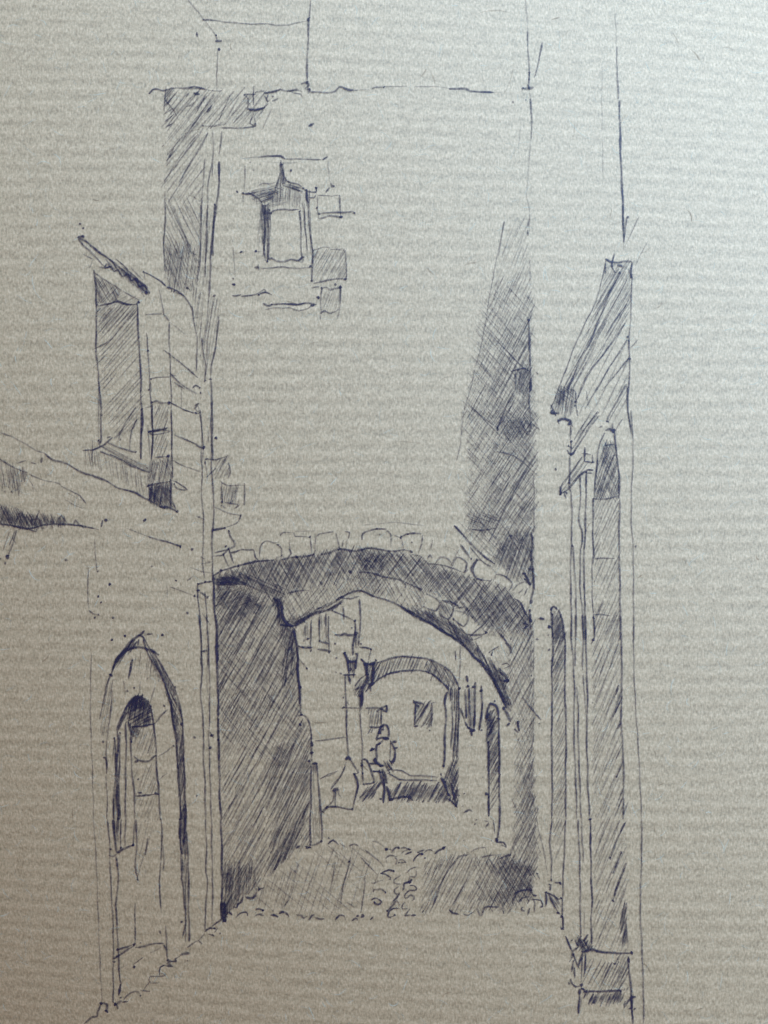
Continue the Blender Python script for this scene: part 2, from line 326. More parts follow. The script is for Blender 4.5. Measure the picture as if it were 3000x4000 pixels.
# windows of the photograph that the strokes below were measured in: left, top, scale
TILES = dict(A=(500, 0, .6028), B=(1500, 0, .6028), C=(0, 800, .6028), D=(800, 500, .4219), E=(0, 1600, .6028),
             F=(1700, 800, .5425), G=(1700, 1600, .5425), H=(700, 1950, .4822), I=(250, 2400, .4822), J=(250, 3200, .4822),
             K=(1100, 2300, .4822), L=(1400, 1950, .4822), M=(800, 2900, .4822), N=(1500, 2900, .4822),
             O=(2000, 2400, .3617), P=(2000, 3200, .3617), Q=(1200, 2500, .4219), R=(600, 300, .3014), S=(1800, 2600, .2411), T=(1450, 3250, .1808), Z=(0, 0, 1.0))
DRAWING = """
@drawn_tower | tall plain tower drawn in pen above the wide arch, mostly bare paper | tower
#upper_storey
A
6 .4 390,0 440,60 490,125 540,185 572,235
8 .75 490,128 520,128 545,130 600,140; 6 .55 600,140 720,152 800,155 900,155 960,165 1040,160 1110,145 1165,138
7 .5 1183,0 1180,60 1175,120; 8 .7 1172,120 1168,250 1162,400 1160,520
d 8 .9 1168,130; 9 .85 565,265 610,265; 8 .8 572,230 578,262; d 7 .9 590,318; 9 .85 447,208 450,240
5 .4 580,320 578,450 575,590
8 .8 1125,545 1160,530 1175,555 1150,575 1178,580; 8 .75 1162,520 1168,610; d 6 .9 1160,535
#roofline
7 .75 140,605 160,582 190,576 230,590 280,575 340,570 400,568 430,560 470,572 505,580; 6 .5 340,575 390,580 450,572 500,580
6 .5 505,580 570,592 610,588; 6 .4 820,598 860,592 890,588
8 .75 880,605 940,595 990,578 1030,590 1100,578; 10 .8 890,605 960,590 990,575; 7 .7 1030,592 1100,585 1130,600; 7 .6 1060,600 1120,610 1130,630
8 .8 1175,598 1230,596 1290,600 1340,595 1370,565 1400,572 1440,585 1490,583; 5 .35 1490,583 1570,580; 7 .65 1580,573 1610,565 1659,565
B
6 .45 0,562 100,558 150,560; 5 .4 200,560 340,562 430,575; 9 .85 420,575 530,577 560,592 650,595 710,598; 5 .35 710,598 760,597
11 .9 900,572 940,575 970,568; 9 .85 930,545 945,580; d 8 .9 940,572
#edge_line
6 .35 918,0 925,100 930,200; 7 .6 928,200 938,400 942,520; 8 .8 942,470 938,560
7 .65 1028,275 1015,340 990,450 975,505
6 .35 943,600 948,640; 8 .7 950,640 957,800 955,900; 5 .4 950,900 940,1020
5 .25 890,790 880,880 865,970; d 5 .5 838,662; d 5 .4 918,648
5 .3 942,1010 935,1120 925,1240; 5 .4 920,1250 935,1330 945,1400 942,1500; 6 .4 780,1430 760,1560 740,1659
F
6 .55 680,100 668,160; 8 .85 667,180 670,225; 5 .3 680,390 685,570; 8 .8 672,830 680,1000 683,1180 692,1300 680,1345; 6 .65 680,1345 678,1440 688,1560 680,1659
6 .5 690,1530 750,1610
G
6 .65 690,90 690,140; 5 .45 705,460 712,600 712,800 708,880; 8 .75 690,890 705,960 690,1080; 7 .7 700,1150 715,1290; 8 .75 650,1180 690,1270
#corner_line
A
7 .45 550,840 552,1000 545,1150; 7 .7 610,850 600,930 590,1000; 9 .8 592,1045 590,1180 575,1330 555,1450 548,1659
6 .5 500,1030 490,1150 478,1350 468,1659; 6 .5 545,1050 520,1200 515,1400 510,1659
C
8 .75 1393,0 1385,150 1370,300 1362,450 1358,600; 6 .5 1345,0 1340,150 1335,300 1330,470; 7 .6 1305,0 1300,300 1280,500
7 .7 1420,715 1405,850 1390,960 1370,1050 1365,1130; 8 .75 1368,1130 1372,1250 1375,1340 1365,1420 1375,1540 1380,1659
6 .6 1248,660 1260,780 1280,880 1275,1000 1272,1080; 7 .65 1310,860 1320,980 1335,1050 1330,1140; 6 .55 1285,1300 1305,1400 1310,1500 1320,1580 1312,1659
E
7 .75 1375,0 1378,150 1370,300 1378,480 1388,640 1378,790 1375,900 1380,1060 1385,1150
6 .6 1300,0 1310,200 1305,300 1310,420 1308,600 1320,690 1318,800 1315,1000 1325,1090
d 7 .85 1400,183; 6 .5 1355,130 1350,215; d 6 .8 1330,345; 6 .6 1330,320 1345,460
6 .5 1270,690 1330,715; 7 .6 1280,700 1300,690
#cornice
A
8 .75 610,830 650,828 740,830 830,820; 6 .55 490,815 560,818 640,803; d 5 .7 488,815
7 .65 755,615 780,640 775,700 820,712 880,698 910,670; 6 .6 815,555 812,620 815,680; 6 .6 810,720 830,815; 9 .85 770,705 830,712 890,695
6 .65 815,735 790,800 830,815; 8 .75 755,612 810,612 830,610; 9 .9 935,655 972,640; 6 .65 910,610 900,640 905,660 940,625; 6 .55 905,665 860,730 835,765
7 .6 880,610 910,660; 6 .6 775,650 800,700; d 6 .85 825,805
11 .9 1172,820 1205,800
#shaded_side
6 .55 245,560 240,640 235,720; 6 .5 240,1240 240,1400 232,1659
h 130 17 6 .42 30 240,600 880,600 830,800 600,810 480,820 240,1200
h 130 8 7 .65 235,590 330,580 240,700
h 128 22 6 .4 250,650 560,620 500,830 260,1000
11 .9 375,625 395,605; 12 .85 425,605 465,612; 8 .7 380,690 410,680 430,665; 6 .55 240,650 300,720 330,780
6 .6 235,740 300,700; 6 .6 240,790 300,740; 7 .65 250,825 290,800; 8 .65 500,620 440,740; 9 .7 545,685 510,730; 7 .6 560,605 390,860 255,1040; 9 .7 300,960 250,1045
8 .6 520,860 460,970 380,1100 330,1180; 7 .5 490,830 420,930 260,1140 240,1180; 7 .55 660,620 590,780; 7 .5 720,630 640,770; 7 .55 620,790 560,820; 6 .4 790,720 680,820; 6 .45 940,690 870,840
h 126 26 6 .42 245,1060 480,850 480,1300 245,1300
h 65 19 5 .36 250,1270 480,1270 470,1659 240,1659
7 .45 290,1330 340,1460 390,1580; 6 .4 330,1480 400,1640; 8 .6 385,1560 410,1630 440,1650
C
6 .55 1075,0 1070,150 1060,250 1065,350 1070,430
h 63 15 5 .33 1080,0 1310,0 1290,500 1200,560 1070,430
h 98 9 6 .42 1065,280 1290,250 1280,560 1200,580 1100,540 1060,430
h 70 11 6 .35 1065,250 1240,250 1200,560 1090,530
h 97 12 6 .42 1250,520 1420,600 1420,800 1380,1050 1330,1130 1290,900 1250,660
h 96 13 6 .35 1290,60 1390,60 1370,520 1280,560
#shadow_hatching
F
5 .38 500,120 455,330 415,530 385,700 345,950 290,1170 250,1340 205,1500 190,1659
h 113 15 5 .30 40 510,200 660,80 680,500 430,900 410,700
h 118 12 5 .36 45 430,560 685,560 685,1475 212,1475 260,1300 345,950
h 48 12 5 .35 45 370,660 685,640 690,1475 212,1475 270,1230
h 118 12 6 .36 40 500,850 690,750 690,1475 360,1475
7 .65 570,1340 500,1480 450,1610; 8 .8 445,1590 450,1620; 6 .6 380,910 560,1100 660,1190; 6 .55 330,1140 420,1250; 7 .6 260,1460 420,1590
G
5 .35 195,0 180,250 150,380
h 122 12 5 .38 45 220,0 700,0 710,900 440,1100 190,860 250,600 260,300
h 47 12 5 .36 45 220,0 700,0 710,900 440,1100 190,860 250,600 260,300
h 124 11 6 .4 40 430,0 710,0 710,900 440,950 360,500
7 .7 540,0 440,140; 6 .6 650,440 520,680 390,950; 6 .55 500,400 390,570; 6 .6 230,280 320,360; 6 .6 440,300 560,330 690,430
7 .65 700,100 720,120 755,150
9 .85 135,835 200,900 270,980 330,1040 430,1110; 7 .7 180,970 230,1030 260,1075; 6 .55 250,990 340,1090 420,1140
#dark_stone
h 60 7 6 .45 490,80 690,60 690,160 600,200 520,220 480,150
h 120 9 6 .4 490,80 690,60 690,160 600,200 520,220
#dark_stone
F
h 100 7 6 .55 575,1200 660,1185 695,1210 690,1340 570,1340
8 .85 545,1200 590,1190 640,1178 675,1195; 8 .8 575,1200 578,1330; 10 .85 685,1250 690,1340
#dark_stone
G
h 20 9 5 .5 240,750 450,750 440,860 330,880 240,830; h 110 12 5 .4 240,750 450,750 440,860 330,880 240,830
7 .65 250,860 320,870 390,860 450,850
#dark_stone
h 110 7 7 .52 30 530,910 700,890 705,1250 640,1230 560,1200 430,1080 470,1000
h 60 9 6 .4 30 530,910 700,890 705,1250 640,1230 560,1200 430,1080 470,1000
8 .8 530,910 560,905; 9 .85 640,1180 690,1260; 8 .8 670,1145 715,1150
#window
D
5 .3 330,290 420,275 490,268; 8 .8 490,268 620,262 700,260 740,280; 6 .65 740,285 900,290 1080,292; 10 .9 1090,295 1140,268; 5 .45 1140,300 1150,420 1165,510; 9 .75 1165,510 1185,540; 7 .7 1160,550 1120,600
6 .5 370,345 375,470 365,590; 6 .65 360,600 352,690; d 5 .85 300,588; d 5 .9 800,395; d 4 .5 420,318; 5 .25 540,310 700,325 850,318; d 4 .4 450,390
##ogee_head
7 .7 708,310 705,380 695,430 680,480 660,540; 7 .75 715,340 725,400 740,450 760,490 800,510
h 95 5 6 .7 700,330 720,340 740,450 760,500 720,540 650,560 690,450
8 .75 350,605 420,610 440,600 520,585 600,570 660,550; 8 .8 400,600 450,625 500,655 530,690; 6 .55 430,590 500,565 580,555 640,540; 6 .55 490,540 540,515 600,520 650,505
8 .75 760,490 800,510 870,525 910,560; 7 .65 780,540 860,570 910,595; 7 .65 790,525 850,545 900,560; 8 .8 910,560 960,590 1030,595 1035,550; 8 .8 950,570 940,640 960,690; 8 .75 960,640 1010,650 1030,620
d 6 .9 940,575; d 6 .9 1030,555; d 6 .85 355,605
h 160 6 6 .7 420,610 560,585 680,590 570,730 520,690
h 20 7 6 .55 560,590 720,540 760,510 900,570 900,600 720,560 590,650
##tympanum
h 92 8 5 .5 720,530 900,600 900,710 740,715 580,730 620,600
h 170 12 5 .35 600,620 740,600 740,715 580,730
##jamb
h 92 6 7 .65 510,690 580,720 600,800 600,900 590,1240 560,1230 540,1050 505,990
h 80 8 6 .5 510,690 580,720 600,800 600,1000 540,1000
h 95 12 5 .3 455,650 510,700 505,1230 490,1100 470,740
6 .65 600,760 610,900 595,1060 590,1220; 7 .7 540,720 560,900 550,1050 560,1230
##jamb
7 .7 945,590 960,750 965,900 980,1000 1000,1150 990,1270; 6 .6 900,690 920,780 935,900; 7 .65 880,770 890,900 890,1050 900,1200; 6 .6 925,700 920,850 940,1000 945,1120 950,1200
h 90 8 6 .55 935,600 965,600 1000,1100 1000,1230 970,1000
##pane
8 .8 610,795 640,765 740,750 780,760 870,755; d 5 .8 612,790
##sill
9 .85 590,1220 620,1205 660,1230 740,1235 800,1218 870,1230 910,1190; 6 .6 520,1300 600,1300 720,1285 850,1300 1000,1290; 11 .9 460,1288 500,1292; 10 .85 495,1265 500,1320; 7 .7 870,1230 905,1240 915,1195; d 6 .85 980,1280; d 5 .8 580,1235
5 .4 280,1160 400,1145; d 5 .85 340,1148; d 6 .85 472,1142; 5 .3 480,1145 530,1140; 5 .3 265,1100 270,1200 280,1380; d 4 .6 265,1395; d 7 .9 270,1450
8 .8 255,1550 300,1555 340,1545; 6 .65 340,1555 420,1550 500,1530 550,1495 570,1520; 8 .75 500,1545 560,1520 625,1545
9 .85 540,1620 580,1645 620,1640; 8 .8 620,1635 750,1630 850,1632 960,1620 1035,1640; 6 .6 555,1680 640,1665 720,1670 790,1665 870,1690 960,1670 990,1640; d 8 .9 1000,1640
d 6 .7 90,1555
#stone
5 .55 1040,625 1120,625 1180,630 1200,620 1250,625; 8 .75 1250,620 1252,750 1260,830; 6 .6 1045,630 1045,740 1055,840; 8 .75 1055,840 1110,830 1160,815 1260,825; 7 .7 1060,795 1150,785 1250,780 1380,775; d 5 .85 1385,785; d 5 .85 1040,740; d 7 .9 1262,825
4 .25 1050,850 1055,950 1060,1040
#stone
6 .6 1010,1130 1100,1105 1160,1110; 6 .5 1160,1130 1220,1125 1270,1130; 6 .65 1260,1110 1300,1140 1310,1250 1310,1400; 7 .7 1000,1100 1000,1250 990,1420; 7 .75 1010,1435 1100,1420 1200,1400 1300,1395
h 120 12 6 .5 1010,1135 1300,1130 1305,1390 1010,1420; d 6 .8 1300,1400; d 6 .8 990,1415
#stone
7 .75 1080,1480 1130,1475 1160,1500 1200,1490 1250,1480; 7 .65 1085,1490 1075,1580 1078,1720; 7 .7 1260,1470 1255,1600 1245,1690; 8 .8 1070,1720 1110,1690 1160,1715 1240,1680; 7 .6 1225,1770 1245,1700
h 110 12 5 .35 1085,1500 1250,1500 1245,1690 1080,1700; d 7 .85 1050,1570; d 6 .85 1210,1450; d 8 .9 1255,1475; 5 .5 980,1480 1030,1470 1060,1470; 5 .4 1070,1730 1075,1780
#stone
E
h 120 12 6 .5 1385,330 1480,300 1490,400 1400,460; 7 .65 1340,320 1400,325 1480,295; 7 .6 1480,340 1495,400 1475,445; 8 .7 1340,440 1400,380
#stone
h 100 9 6 .5 1430,500 1550,490 1550,610 1430,600; 9 .8 1435,500 1440,600; 8 .8 1585,475 1582,620; 8 .75 1460,600 1545,615; 8 .8 1520,640 1555,615; 6 .5 1430,460 1470,490 1580,490; 7 .5 1440,620 1460,640
#stone
H
6 .55 280,60 330,80 370,105 430,120 500,130; 7 .65 500,130 480,180 440,210 370,230; 9 .75 265,250 320,240 370,232; d 6 .85 370,232; d 5 .8 500,132
#stone
8 .75 400,250 415,300 440,340 445,380 380,410 290,435; d 5 .85 405,255

@drawn_house | narrow gabled house with slanting tiled roof drawn in pen at far left of the tower | house
#roof
C
9 .8 500,210 560,240 620,290 700,345 760,395 850,460 920,515 975,570; 8 .75 510,220 540,260 600,320 650,370 680,400; 8 .75 750,350 830,420; 7 .7 790,400 870,460 960,540; 7 .65 850,410 930,490
8 .85 690,380 680,410 720,400 740,430 770,420 790,465 830,450 850,490 890,480 900,530 940,520 950,570
d 6 .85 520,125; d 6 .85 540,152; 9 .8 505,205 540,205; d 9 .8 950,570
7 .75 930,435 950,445 1000,470 1050,500 1080,530; 11 .9 1080,535 1120,545; 8 .75 1120,545 1180,580 1230,640 1245,680; 6 .55 935,440 940,490; 8 .7 1130,560 1190,590; 5 .45 580,410 605,350; 6 .5 540,320 600,350; 6 .5 640,400 680,410; d 6 .8 1215,540
##tile_shadow
h 55 7 7 .75 680,380 720,370 820,440 950,540 970,580 920,575 850,510 760,440
#window
9 .85 610,420 620,520 625,650; 8 .75 628,650 625,800 625,960 640,1130 655,1330 655,1540; 5 .45 640,1220 640,1540
9 .85 635,655 720,640 760,625 830,645 890,645; 8 .8 890,640 895,760 900,900 912,1050 915,1250 925,1400 912,1540 912,1650; d 6 .85 900,630
E
8 .8 918,0 915,320
##lintel
C
6 .55 615,440 700,500 800,560 905,620; h 60 8 6 .6 615,450 700,505 790,560 760,625 640,650; h 150 13 5 .45 770,570 890,615 880,640 780,640; h 130 12 5 .4 620,470 780,560 760,640 640,650
##pane_hatching
h 131 17 6 .46 635,660 890,655 915,1250 920,1400 760,1540 660,1320
h 131 12 6 .45 635,660 890,655 870,720 640,840
7 .6 880,1310 800,1440 760,1540; 7 .65 890,1390 850,1480 840,1590; 6 .5 860,700 720,870 600,940; 6 .45 700,960 600,1060
#sill
E
8 .75 535,265 600,262 650,240 690,215 730,180; 7 .65 690,205 740,235 800,255 880,275; 8 .7 650,270 750,310 850,360 970,410
h 25 7 7 .5 660,240 720,250 830,300 960,370 960,410 850,370 740,310; d 5 .85 650,210; 9 .75 640,200 650,240; 6 .6 600,200 598,340; 6 .6 690,180 720,175; 5 .4 530,245 560,245
##sill_hatching
h 82 16 5 .45 540,280 650,280 960,420 960,560 850,500 720,430 600,380 550,330
#quoin
C
6 .65 950,830 960,950 968,1100 980,1300 985,1450; 7 .75 985,1290 990,1450 985,1659; 6 .6 1095,760 1098,900 1105,1080 1110,1250 1112,1450 1115,1659; 5 .5 1030,540 1050,640 1065,710; d 5 .8 960,945
#stone
6 .6 970,1130 1020,1120 1100,1115; 6 .6 975,1140 980,1210; d 5 .8 978,1130; d 5 .8 965,1200; 6 .55 1110,1100 1150,1110
#stone
9 .85 985,1280 1020,1270 1040,1285 1085,1285; d 8 .9 1095,1285; 6 .65 940,1315 985,1305; h 112 14 6 .48 1000,1310 1100,1300 1080,1450 1000,1450
#stone
9 .85 970,1470 1020,1465 1090,1445; 7 .7 970,1470 990,1490 1100,1470; h 112 14 6 .48 1000,1490 1100,1480 1080,1640 1000,1640; 6 .65 1000,1635 1085,1630; d 7 .9 1090,1630
#stone
E
h 100 8 6 .55 940,350 1110,310 1115,470 970,490; 8 .75 960,495 1040,475 1120,460; h 60 12 5 .4 960,330 1110,310 1115,470
7 .75 985,0 990,200 980,320; 6 .65 1112,0 1115,200 1118,450; 8 .8 970,145 1040,130 1110,140; 7 .7 985,130 1090,120; d 7 .9 1090,300; 6 .5 960,100 970,310
#stone
h 95 5 7 .75 970,500 1115,470 1120,640 1050,630 970,590; h 60 8 6 .55 970,500 1115,470 1120,640 1050,630 970,590; 11 .9 1040,630 1100,635 1150,660; 9 .85 1115,590 1140,650; 7 .65 1120,460 1160,480 1215,520 1150,515 1130,480; 8 .8 965,480 970,590
#course_line
C
7 .65 945,712 1050,708; 9 .85 1060,705 1095,755; 5 .4 1100,760 1150,800 1215,855; 7 .7 1060,940 1130,990 1200,1050 1285,1120; 7 .7 1100,1090 1150,1140 1200,1180 1275,1225; 6 .55 1130,1150 1200,1195
#course_line
7 .7 1100,1280 1160,1310 1250,1350; 6 .5 1130,1490 1200,1520 1290,1560; 8 .75 1270,1560 1320,1580; 7 .7 1250,1190 1270,1170 1295,1185; 7 .65 1260,1300 1290,1285 1265,1320 1300,1350; 5 .45 1180,1180 1175,1310; d 5 .85 1300,1218; d 5 .85 1270,1350
E
5 .5 1120,325 1180,360 1300,405; d 7 .9 1320,245; 6 .45 1170,175 1240,210 1290,235; 7 .6 1180,0 1250,20 1290,25
#wall_line
5 .5 615,840 620,950 628,1050; 5 .5 572,1020 570,1150 572,1290; 7 .6 575,1300 600,1320 630,1330; 5 .4 820,770 900,800 960,820; 8 .8 960,820 1000,835 1080,855 1170,888; d 7 .85 1245,905
5 .35 1080,1120 1085,1220; 5 .45 1100,1150 1180,1175 1260,1205; d 6 .8 1262,1208
d 7 .85 938,715; d 6 .5 430,975; d 7 .9 712,1132; d 5 .85 638,1210; d 5 .8 655,1250; d 6 .75 735,1348; d 5 .75 1140,1108; d 6 .8 1215,1318; d 5 .5 985,1015; d 5 .85 810,1468; d 5 .85 725,1492; d 4 .7 635,1048; d 5 .75 638,1328; d 5 .7 615,1348
6 .5 940,1450 990,1455; d 6 .8 1052,1460
I
5 .42 220,310 218,500 215,800 220,1000 232,1300 240,1659
J
5 .45 240,0 260,300 275,700 290,1100 300,1300 308,1480

@drawn_porch | low sloping roof edge with scribbled eave at the left margin of the drawing | porch
#roof_edge
E
6 .5 0,150 90,180 170,225 230,265 290,280; 8 .8 290,280 340,325 430,350 530,405 600,430 700,465 750,500 800,520 870,535 960,585 1040,630
10 .9 275,310 265,345; 7 .7 200,342 235,355; 6 .5 110,350 170,330
#roof_hatching
h 80 9 6 .5 0,330 80,370 180,400 160,480 130,540 0,500; 7 .6 0,320 50,350 100,380 180,410; h 100 14 5 .35 0,420 170,440 130,540 0,500
6 .55 190,420 280,455 370,475 390,490; 6 .55 390,490 450,525 520,560 560,610; 5 .4 420,580 480,620 540,640; 5 .4 210,480 215,530; 5 .3 160,410 240,530; h 30 20 5 .25 400,520 550,590 550,640 430,580
#eave
8 .85 0,740 90,755 190,770 280,750 380,740 460,745 560,760 640,775; h 60 9 7 .6 0,610 100,640 180,680 280,670 340,740 190,760 0,740; h 110 12 6 .5 0,610 100,640 180,680 280,670 340,740 190,760 0,740
h 62 8 6 .5 0,620 110,650 180,690 300,690 420,700 440,735 330,745 190,765 0,745; h 85 8 6 .6 40,690 300,700 420,720 420,740 190,765 60,750; 7 .5 100,730 135,665; 7 .5 225,730 250,670; 7 .55 370,730 400,685 430,735; 9 .8 480,740 490,715 515,745 560,765; 7 .65 530,750 545,770; 7 .7 655,760 665,715; d 9 .9 688,715; 7 .65 190,775 235,790 235,770
#bracket
7 .65 110,780 90,850 50,950; 7 .55 60,790 20,920; 7 .6 100,780 60,880; 5 .5 80,830 105,870; d 10 .9 50,955; d 6 .75 35,995; d 5 .75 5,965

@drawn_gothic_portal | pointed gothic doorway with thick dark outline drawn in pen at lower left | portal
#outer_arch
I
9 .85 655,130 620,165 570,195 520,240 470,310 430,360 400,430 380,490; 7 .75 600,170 640,180 680,250 720,300 770,380 830,480 880,570 930,700 955,830 965,950
11 .9 410,390 470,320 540,280 600,265 660,275 720,295 770,330; 9 .8 440,350 500,280 560,210; h 120 6 7 .8 380,480 430,360 560,200 600,260 500,310 430,420; 7 .65 610,200 600,250; 8 .8 640,200 660,260 700,350 760,440 820,560 850,650 870,750 890,870 905,960
h 65 6 7 .75 680,290 760,380 870,580 940,750 960,900 910,930 860,720 800,560 720,420; h 100 12 6 .45 720,420 860,560 950,780 960,900 900,900 850,700
h 97 19 5 .42 500,340 700,330 770,520 700,520 560,440 480,480; 8 .75 555,370 540,450 522,520; 5 .4 480,540 495,600 500,680; 5 .4 615,540 615,640; 6 .5 735,590 700,720
6 .55 650,165 720,155; d 5 .85 390,205; d 5 .85 495,172; d 5 .8 800,165; d 5 .8 570,595
6 .55 380,490 340,600 320,720 290,850; 6 .5 390,600 380,800 355,950 345,1100 345,1290; 7 .65 330,1160 348,1190 350,1280; h 100 12 5 .38 330,560 400,540 390,760 350,950 300,1000 290,850; d 6 .8 320,1030
5 .5 340,1300 350,1480 348,1659
J
6 .6 355,0 370,200 375,400 390,700 400,900 400,1130 398,1480; d 6 .8 380,240
#jamb
I
8 .8 865,700 880,850 905,1000 918,1150 925,1300 940,1480 945,1659; 7 .7 960,880 965,1000 972,1180 980,1400 990,1659; h 100 6 7 .75 905,960 965,950 990,1659 945,1659; d 6 .8 900,590; d 7 .9 950,890; h 80 12 5 .4 905,960 965,950 990,1659 945,1659
J
8 .8 940,0 940,150 950,280; h 93 5 8 .8 940,0 995,0 1000,300 955,280 935,170; 7 .7 995,100 1005,300 1012,500 1010,700 1018,990; 7 .7 950,280 955,400 950,480 970,560 980,700 985,850 960,960; h 92 8 6 .55 945,330 1005,330 1010,600 980,800 955,560; 6 .6 985,850 988,1000; d 6 .8 955,830
#inner_opening
I
10 .9 430,950 440,900 470,830 510,750 560,680 600,665 660,690 690,740 700,800; 7 .75 700,740 720,850 735,950 745,1100 755,1300 770,1450 778,1659
h 100 6 7 .75 520,740 570,680 620,665 690,740 700,870 650,890 560,910 520,850; h 150 8 7 .6 520,740 570,680 620,665 690,740 700,870 650,890 560,910 520,850; 10 .9 520,870 545,960 560,990; 9 .85 550,910 640,905 740,880; 7 .7 740,880 790,820 840,770
h 110 5 8 .85 530,720 570,680 620,665 690,740 680,760 560,740; h 120 7 7 .7 440,900 510,750 530,760 480,860 440,950
8 .8 540,960 548,1030; h 95 7 7 .7 535,900 650,910 600,970 560,1000; d 6 .8 810,740; d 6 .6 515,620
J
6 .6 785,0 795,150 780,400 775,600 790,760; 6 .45 790,150 810,330 805,420
##shutter
I
9 .8 435,950 440,1050 430,1200 430,1400 440,1659; 7 .65 400,1150 410,1000; 7 .7 410,1000 420,1250 405,1450 400,1659; 7 .65 455,960 450,1200 445,1450 455,1659; 7 .7 500,880 505,1050 500,1300 498,1659; h 90 7 6 .55 405,1400 455,1400 460,1659 400,1659
J
9 .85 400,0 410,150 425,270; 7 .7 460,0 460,230; 7 .7 500,0 495,215; h 92 7 6 .6 395,0 450,0 440,200 415,180; 11 .92 430,275 480,240 560,207; 7 .65 360,290 400,300 430,280; 6 .55 560,200 565,130 575,0; d 5 .7 460,1445
##jamb_stone
I
7 .65 540,990 545,1150 555,1300 570,1450 575,1659; 7 .7 565,1145 600,1175 640,1190 690,1190 740,1145; 8 .75 700,1165 750,1140; 5 .4 760,1150 830,1110 890,1062; d 5 .75 890,1065; h 110 13 5 .42 560,930 720,930 740,1130 580,1150; d 8 .75 590,1190
##jamb_stone
h 110 17 5 .38 580,1210 740,1210 760,1440 580,1450; 7 .7 580,1470 650,1465 760,1455; 8 .75 600,1440 635,1445; 5 .4 770,1340 840,1285; d 7 .85 745,1450; h 112 18 5 .33 590,1480 770,1470 775,1659 590,1659; d 6 .65 1060,995; d 5 .7 1075,1468; d 5 .7 600,1335
J
7 .7 585,0 590,200 580,380 598,490; 6 .6 578,680 575,850 578,1010; h 105 24 5 .33 600,0 720,0 660,460 600,460; 8 .6 680,150 660,290
#step
7 .7 430,1055 520,1030 575,1010; 7 .7 575,1040 650,1030 720,1010 810,1005; 9 .85 810,1015 830,1060; 6 .65 825,860 830,1000 840,1130; 8 .8 400,1130 480,1080 570,1025; 5 .4 570,1175 640,1120; d 7 .9 570,1195; 5 .3 420,1220 520,1180; 8 .8 778,900 776,930; d 7 .85 570,1015; 5 .45 700,1080 790,1040; d 4 .7 620,1000
#door_post
7 .7 425,300 440,450 430,620 420,700 430,850 440,1050 450,1250 460,1340; 9 .8 460,1340 445,1430; d 6 .8 405,1155; d 6 .8 435,1055

@drawn_pilaster | slender corner pilaster of long double pen lines left of the shaded archway pier | pilaster
#cap
E
9 .85 1280,1130 1330,1120; 8 .75 1330,1120 1385,1110; 8 .75 1285,1170 1310,1190 1340,1210; d 6 .85 1345,1215; d 7 .9 1285,1130; d 6 .9 1330,1115; 6 .6 1300,1000 1380,985; 5 .5 1230,1020 1310,1050; 6 .55 1300,950 1330,970; 6 .55 1215,1110 1250,1080; 5 .5 1300,1050 1390,1060
#shaft_line
7 .7 1280,1135 1285,1250 1300,1400 1305,1659; 6 .6 1330,1180 1340,1330 1350,1450 1350,1659; 6 .6 1310,1315 1365,1395; 9 .85 1310,1565 1340,1560
I
7 .7 1095,0 1108,150 1120,400 1110,650 1130,900 1130,1150 1140,1300 1148,1659; 6 .65 1155,0 1165,200 1180,500 1180,800 1175,1000 1180,1200 1195,1659; 4 .45 1160,250 1160,550 1165,650; d 8 .85 1200,980; d 6 .8 1185,1080; 8 .75 1180,950 1210,1000
J
7 .65 1145,0 1155,200 1150,400 1162,500 1150,700 1140,900; 7 .6 1195,0 1200,300 1205,550 1200,850

@drawn_archway | wide low stone arch with cross-hatched underside and dark piers in the drawing's middle | archway
#voussoir
H
7 .65 270,460 350,455 400,400; d 5 .85 380,380; 8 .7 405,405 440,520; 7 .65 360,450 400,550
#voussoir
8 .7 420,435 460,425 500,408 560,408 605,410; 8 .75 605,410 615,470 640,490
#voussoir
6 .55 655,470 655,400 680,350 720,335 770,355 810,345; 7 .6 800,370 830,400 830,460
#voussoir
6 .55 820,300 840,270 930,270; 6 .55 930,270 940,300 1000,300 1060,305; 7 .6 1060,305 1075,430; 6 .55 890,330 905,440; 6 .4 940,262 1100,255
#voussoir
6 .55 1100,420 1110,300 1180,275 1250,265; 6 .6 1270,270 1280,310 1295,390
#voussoir
6 .55 1320,390 1330,330; 6 .55 1340,265 1380,270 1370,320; 6 .5 1365,320 1350,390; 5 .45 1480,330 1480,290 1500,270
#voussoir
L
8 .7 30,330 35,280 80,255 150,240 230,245; 6 .6 230,250 265,290 260,390; d 5 .7 150,240; d 4 .6 175,285
#voussoir
8 .7 345,310 390,285 450,275 510,280; 6 .55 520,290 515,360 485,430; 6 .5 350,320 365,400; d 4 .5 435,350; d 5 .8 400,282
#voussoir
6 .5 600,330 585,400; 5 .25 40,210 300,190 540,215; 5 .45 290,290 340,310
#voussoir
5 .5 820,400 770,490 750,540; 6 .65 825,375 900,480
#voussoir
7 .75 1000,500 965,490 930,560 940,620 990,650 1070,660; 8 .75 960,490 915,560 925,600; 5 .45 1000,500 1050,540 1080,530; 5 .4 1040,650 1060,670
#voussoir
7 .6 620,525 665,470 735,490 760,545; 6 .5 560,520 620,525
#voussoir
7 .58 760,545 800,470 880,520 860,595; 6 .5 1060,545 1120,600 1090,665
#voussoir
7 .58 1110,610 1180,620 1250,685 1220,740; 6 .5 1150,690 1210,730
#voussoir
6 .6 1250,740 1290,690 1350,670; 6 .55 1300,760 1340,720; 6 .55 1340,780 1370,720
#jamb_stone
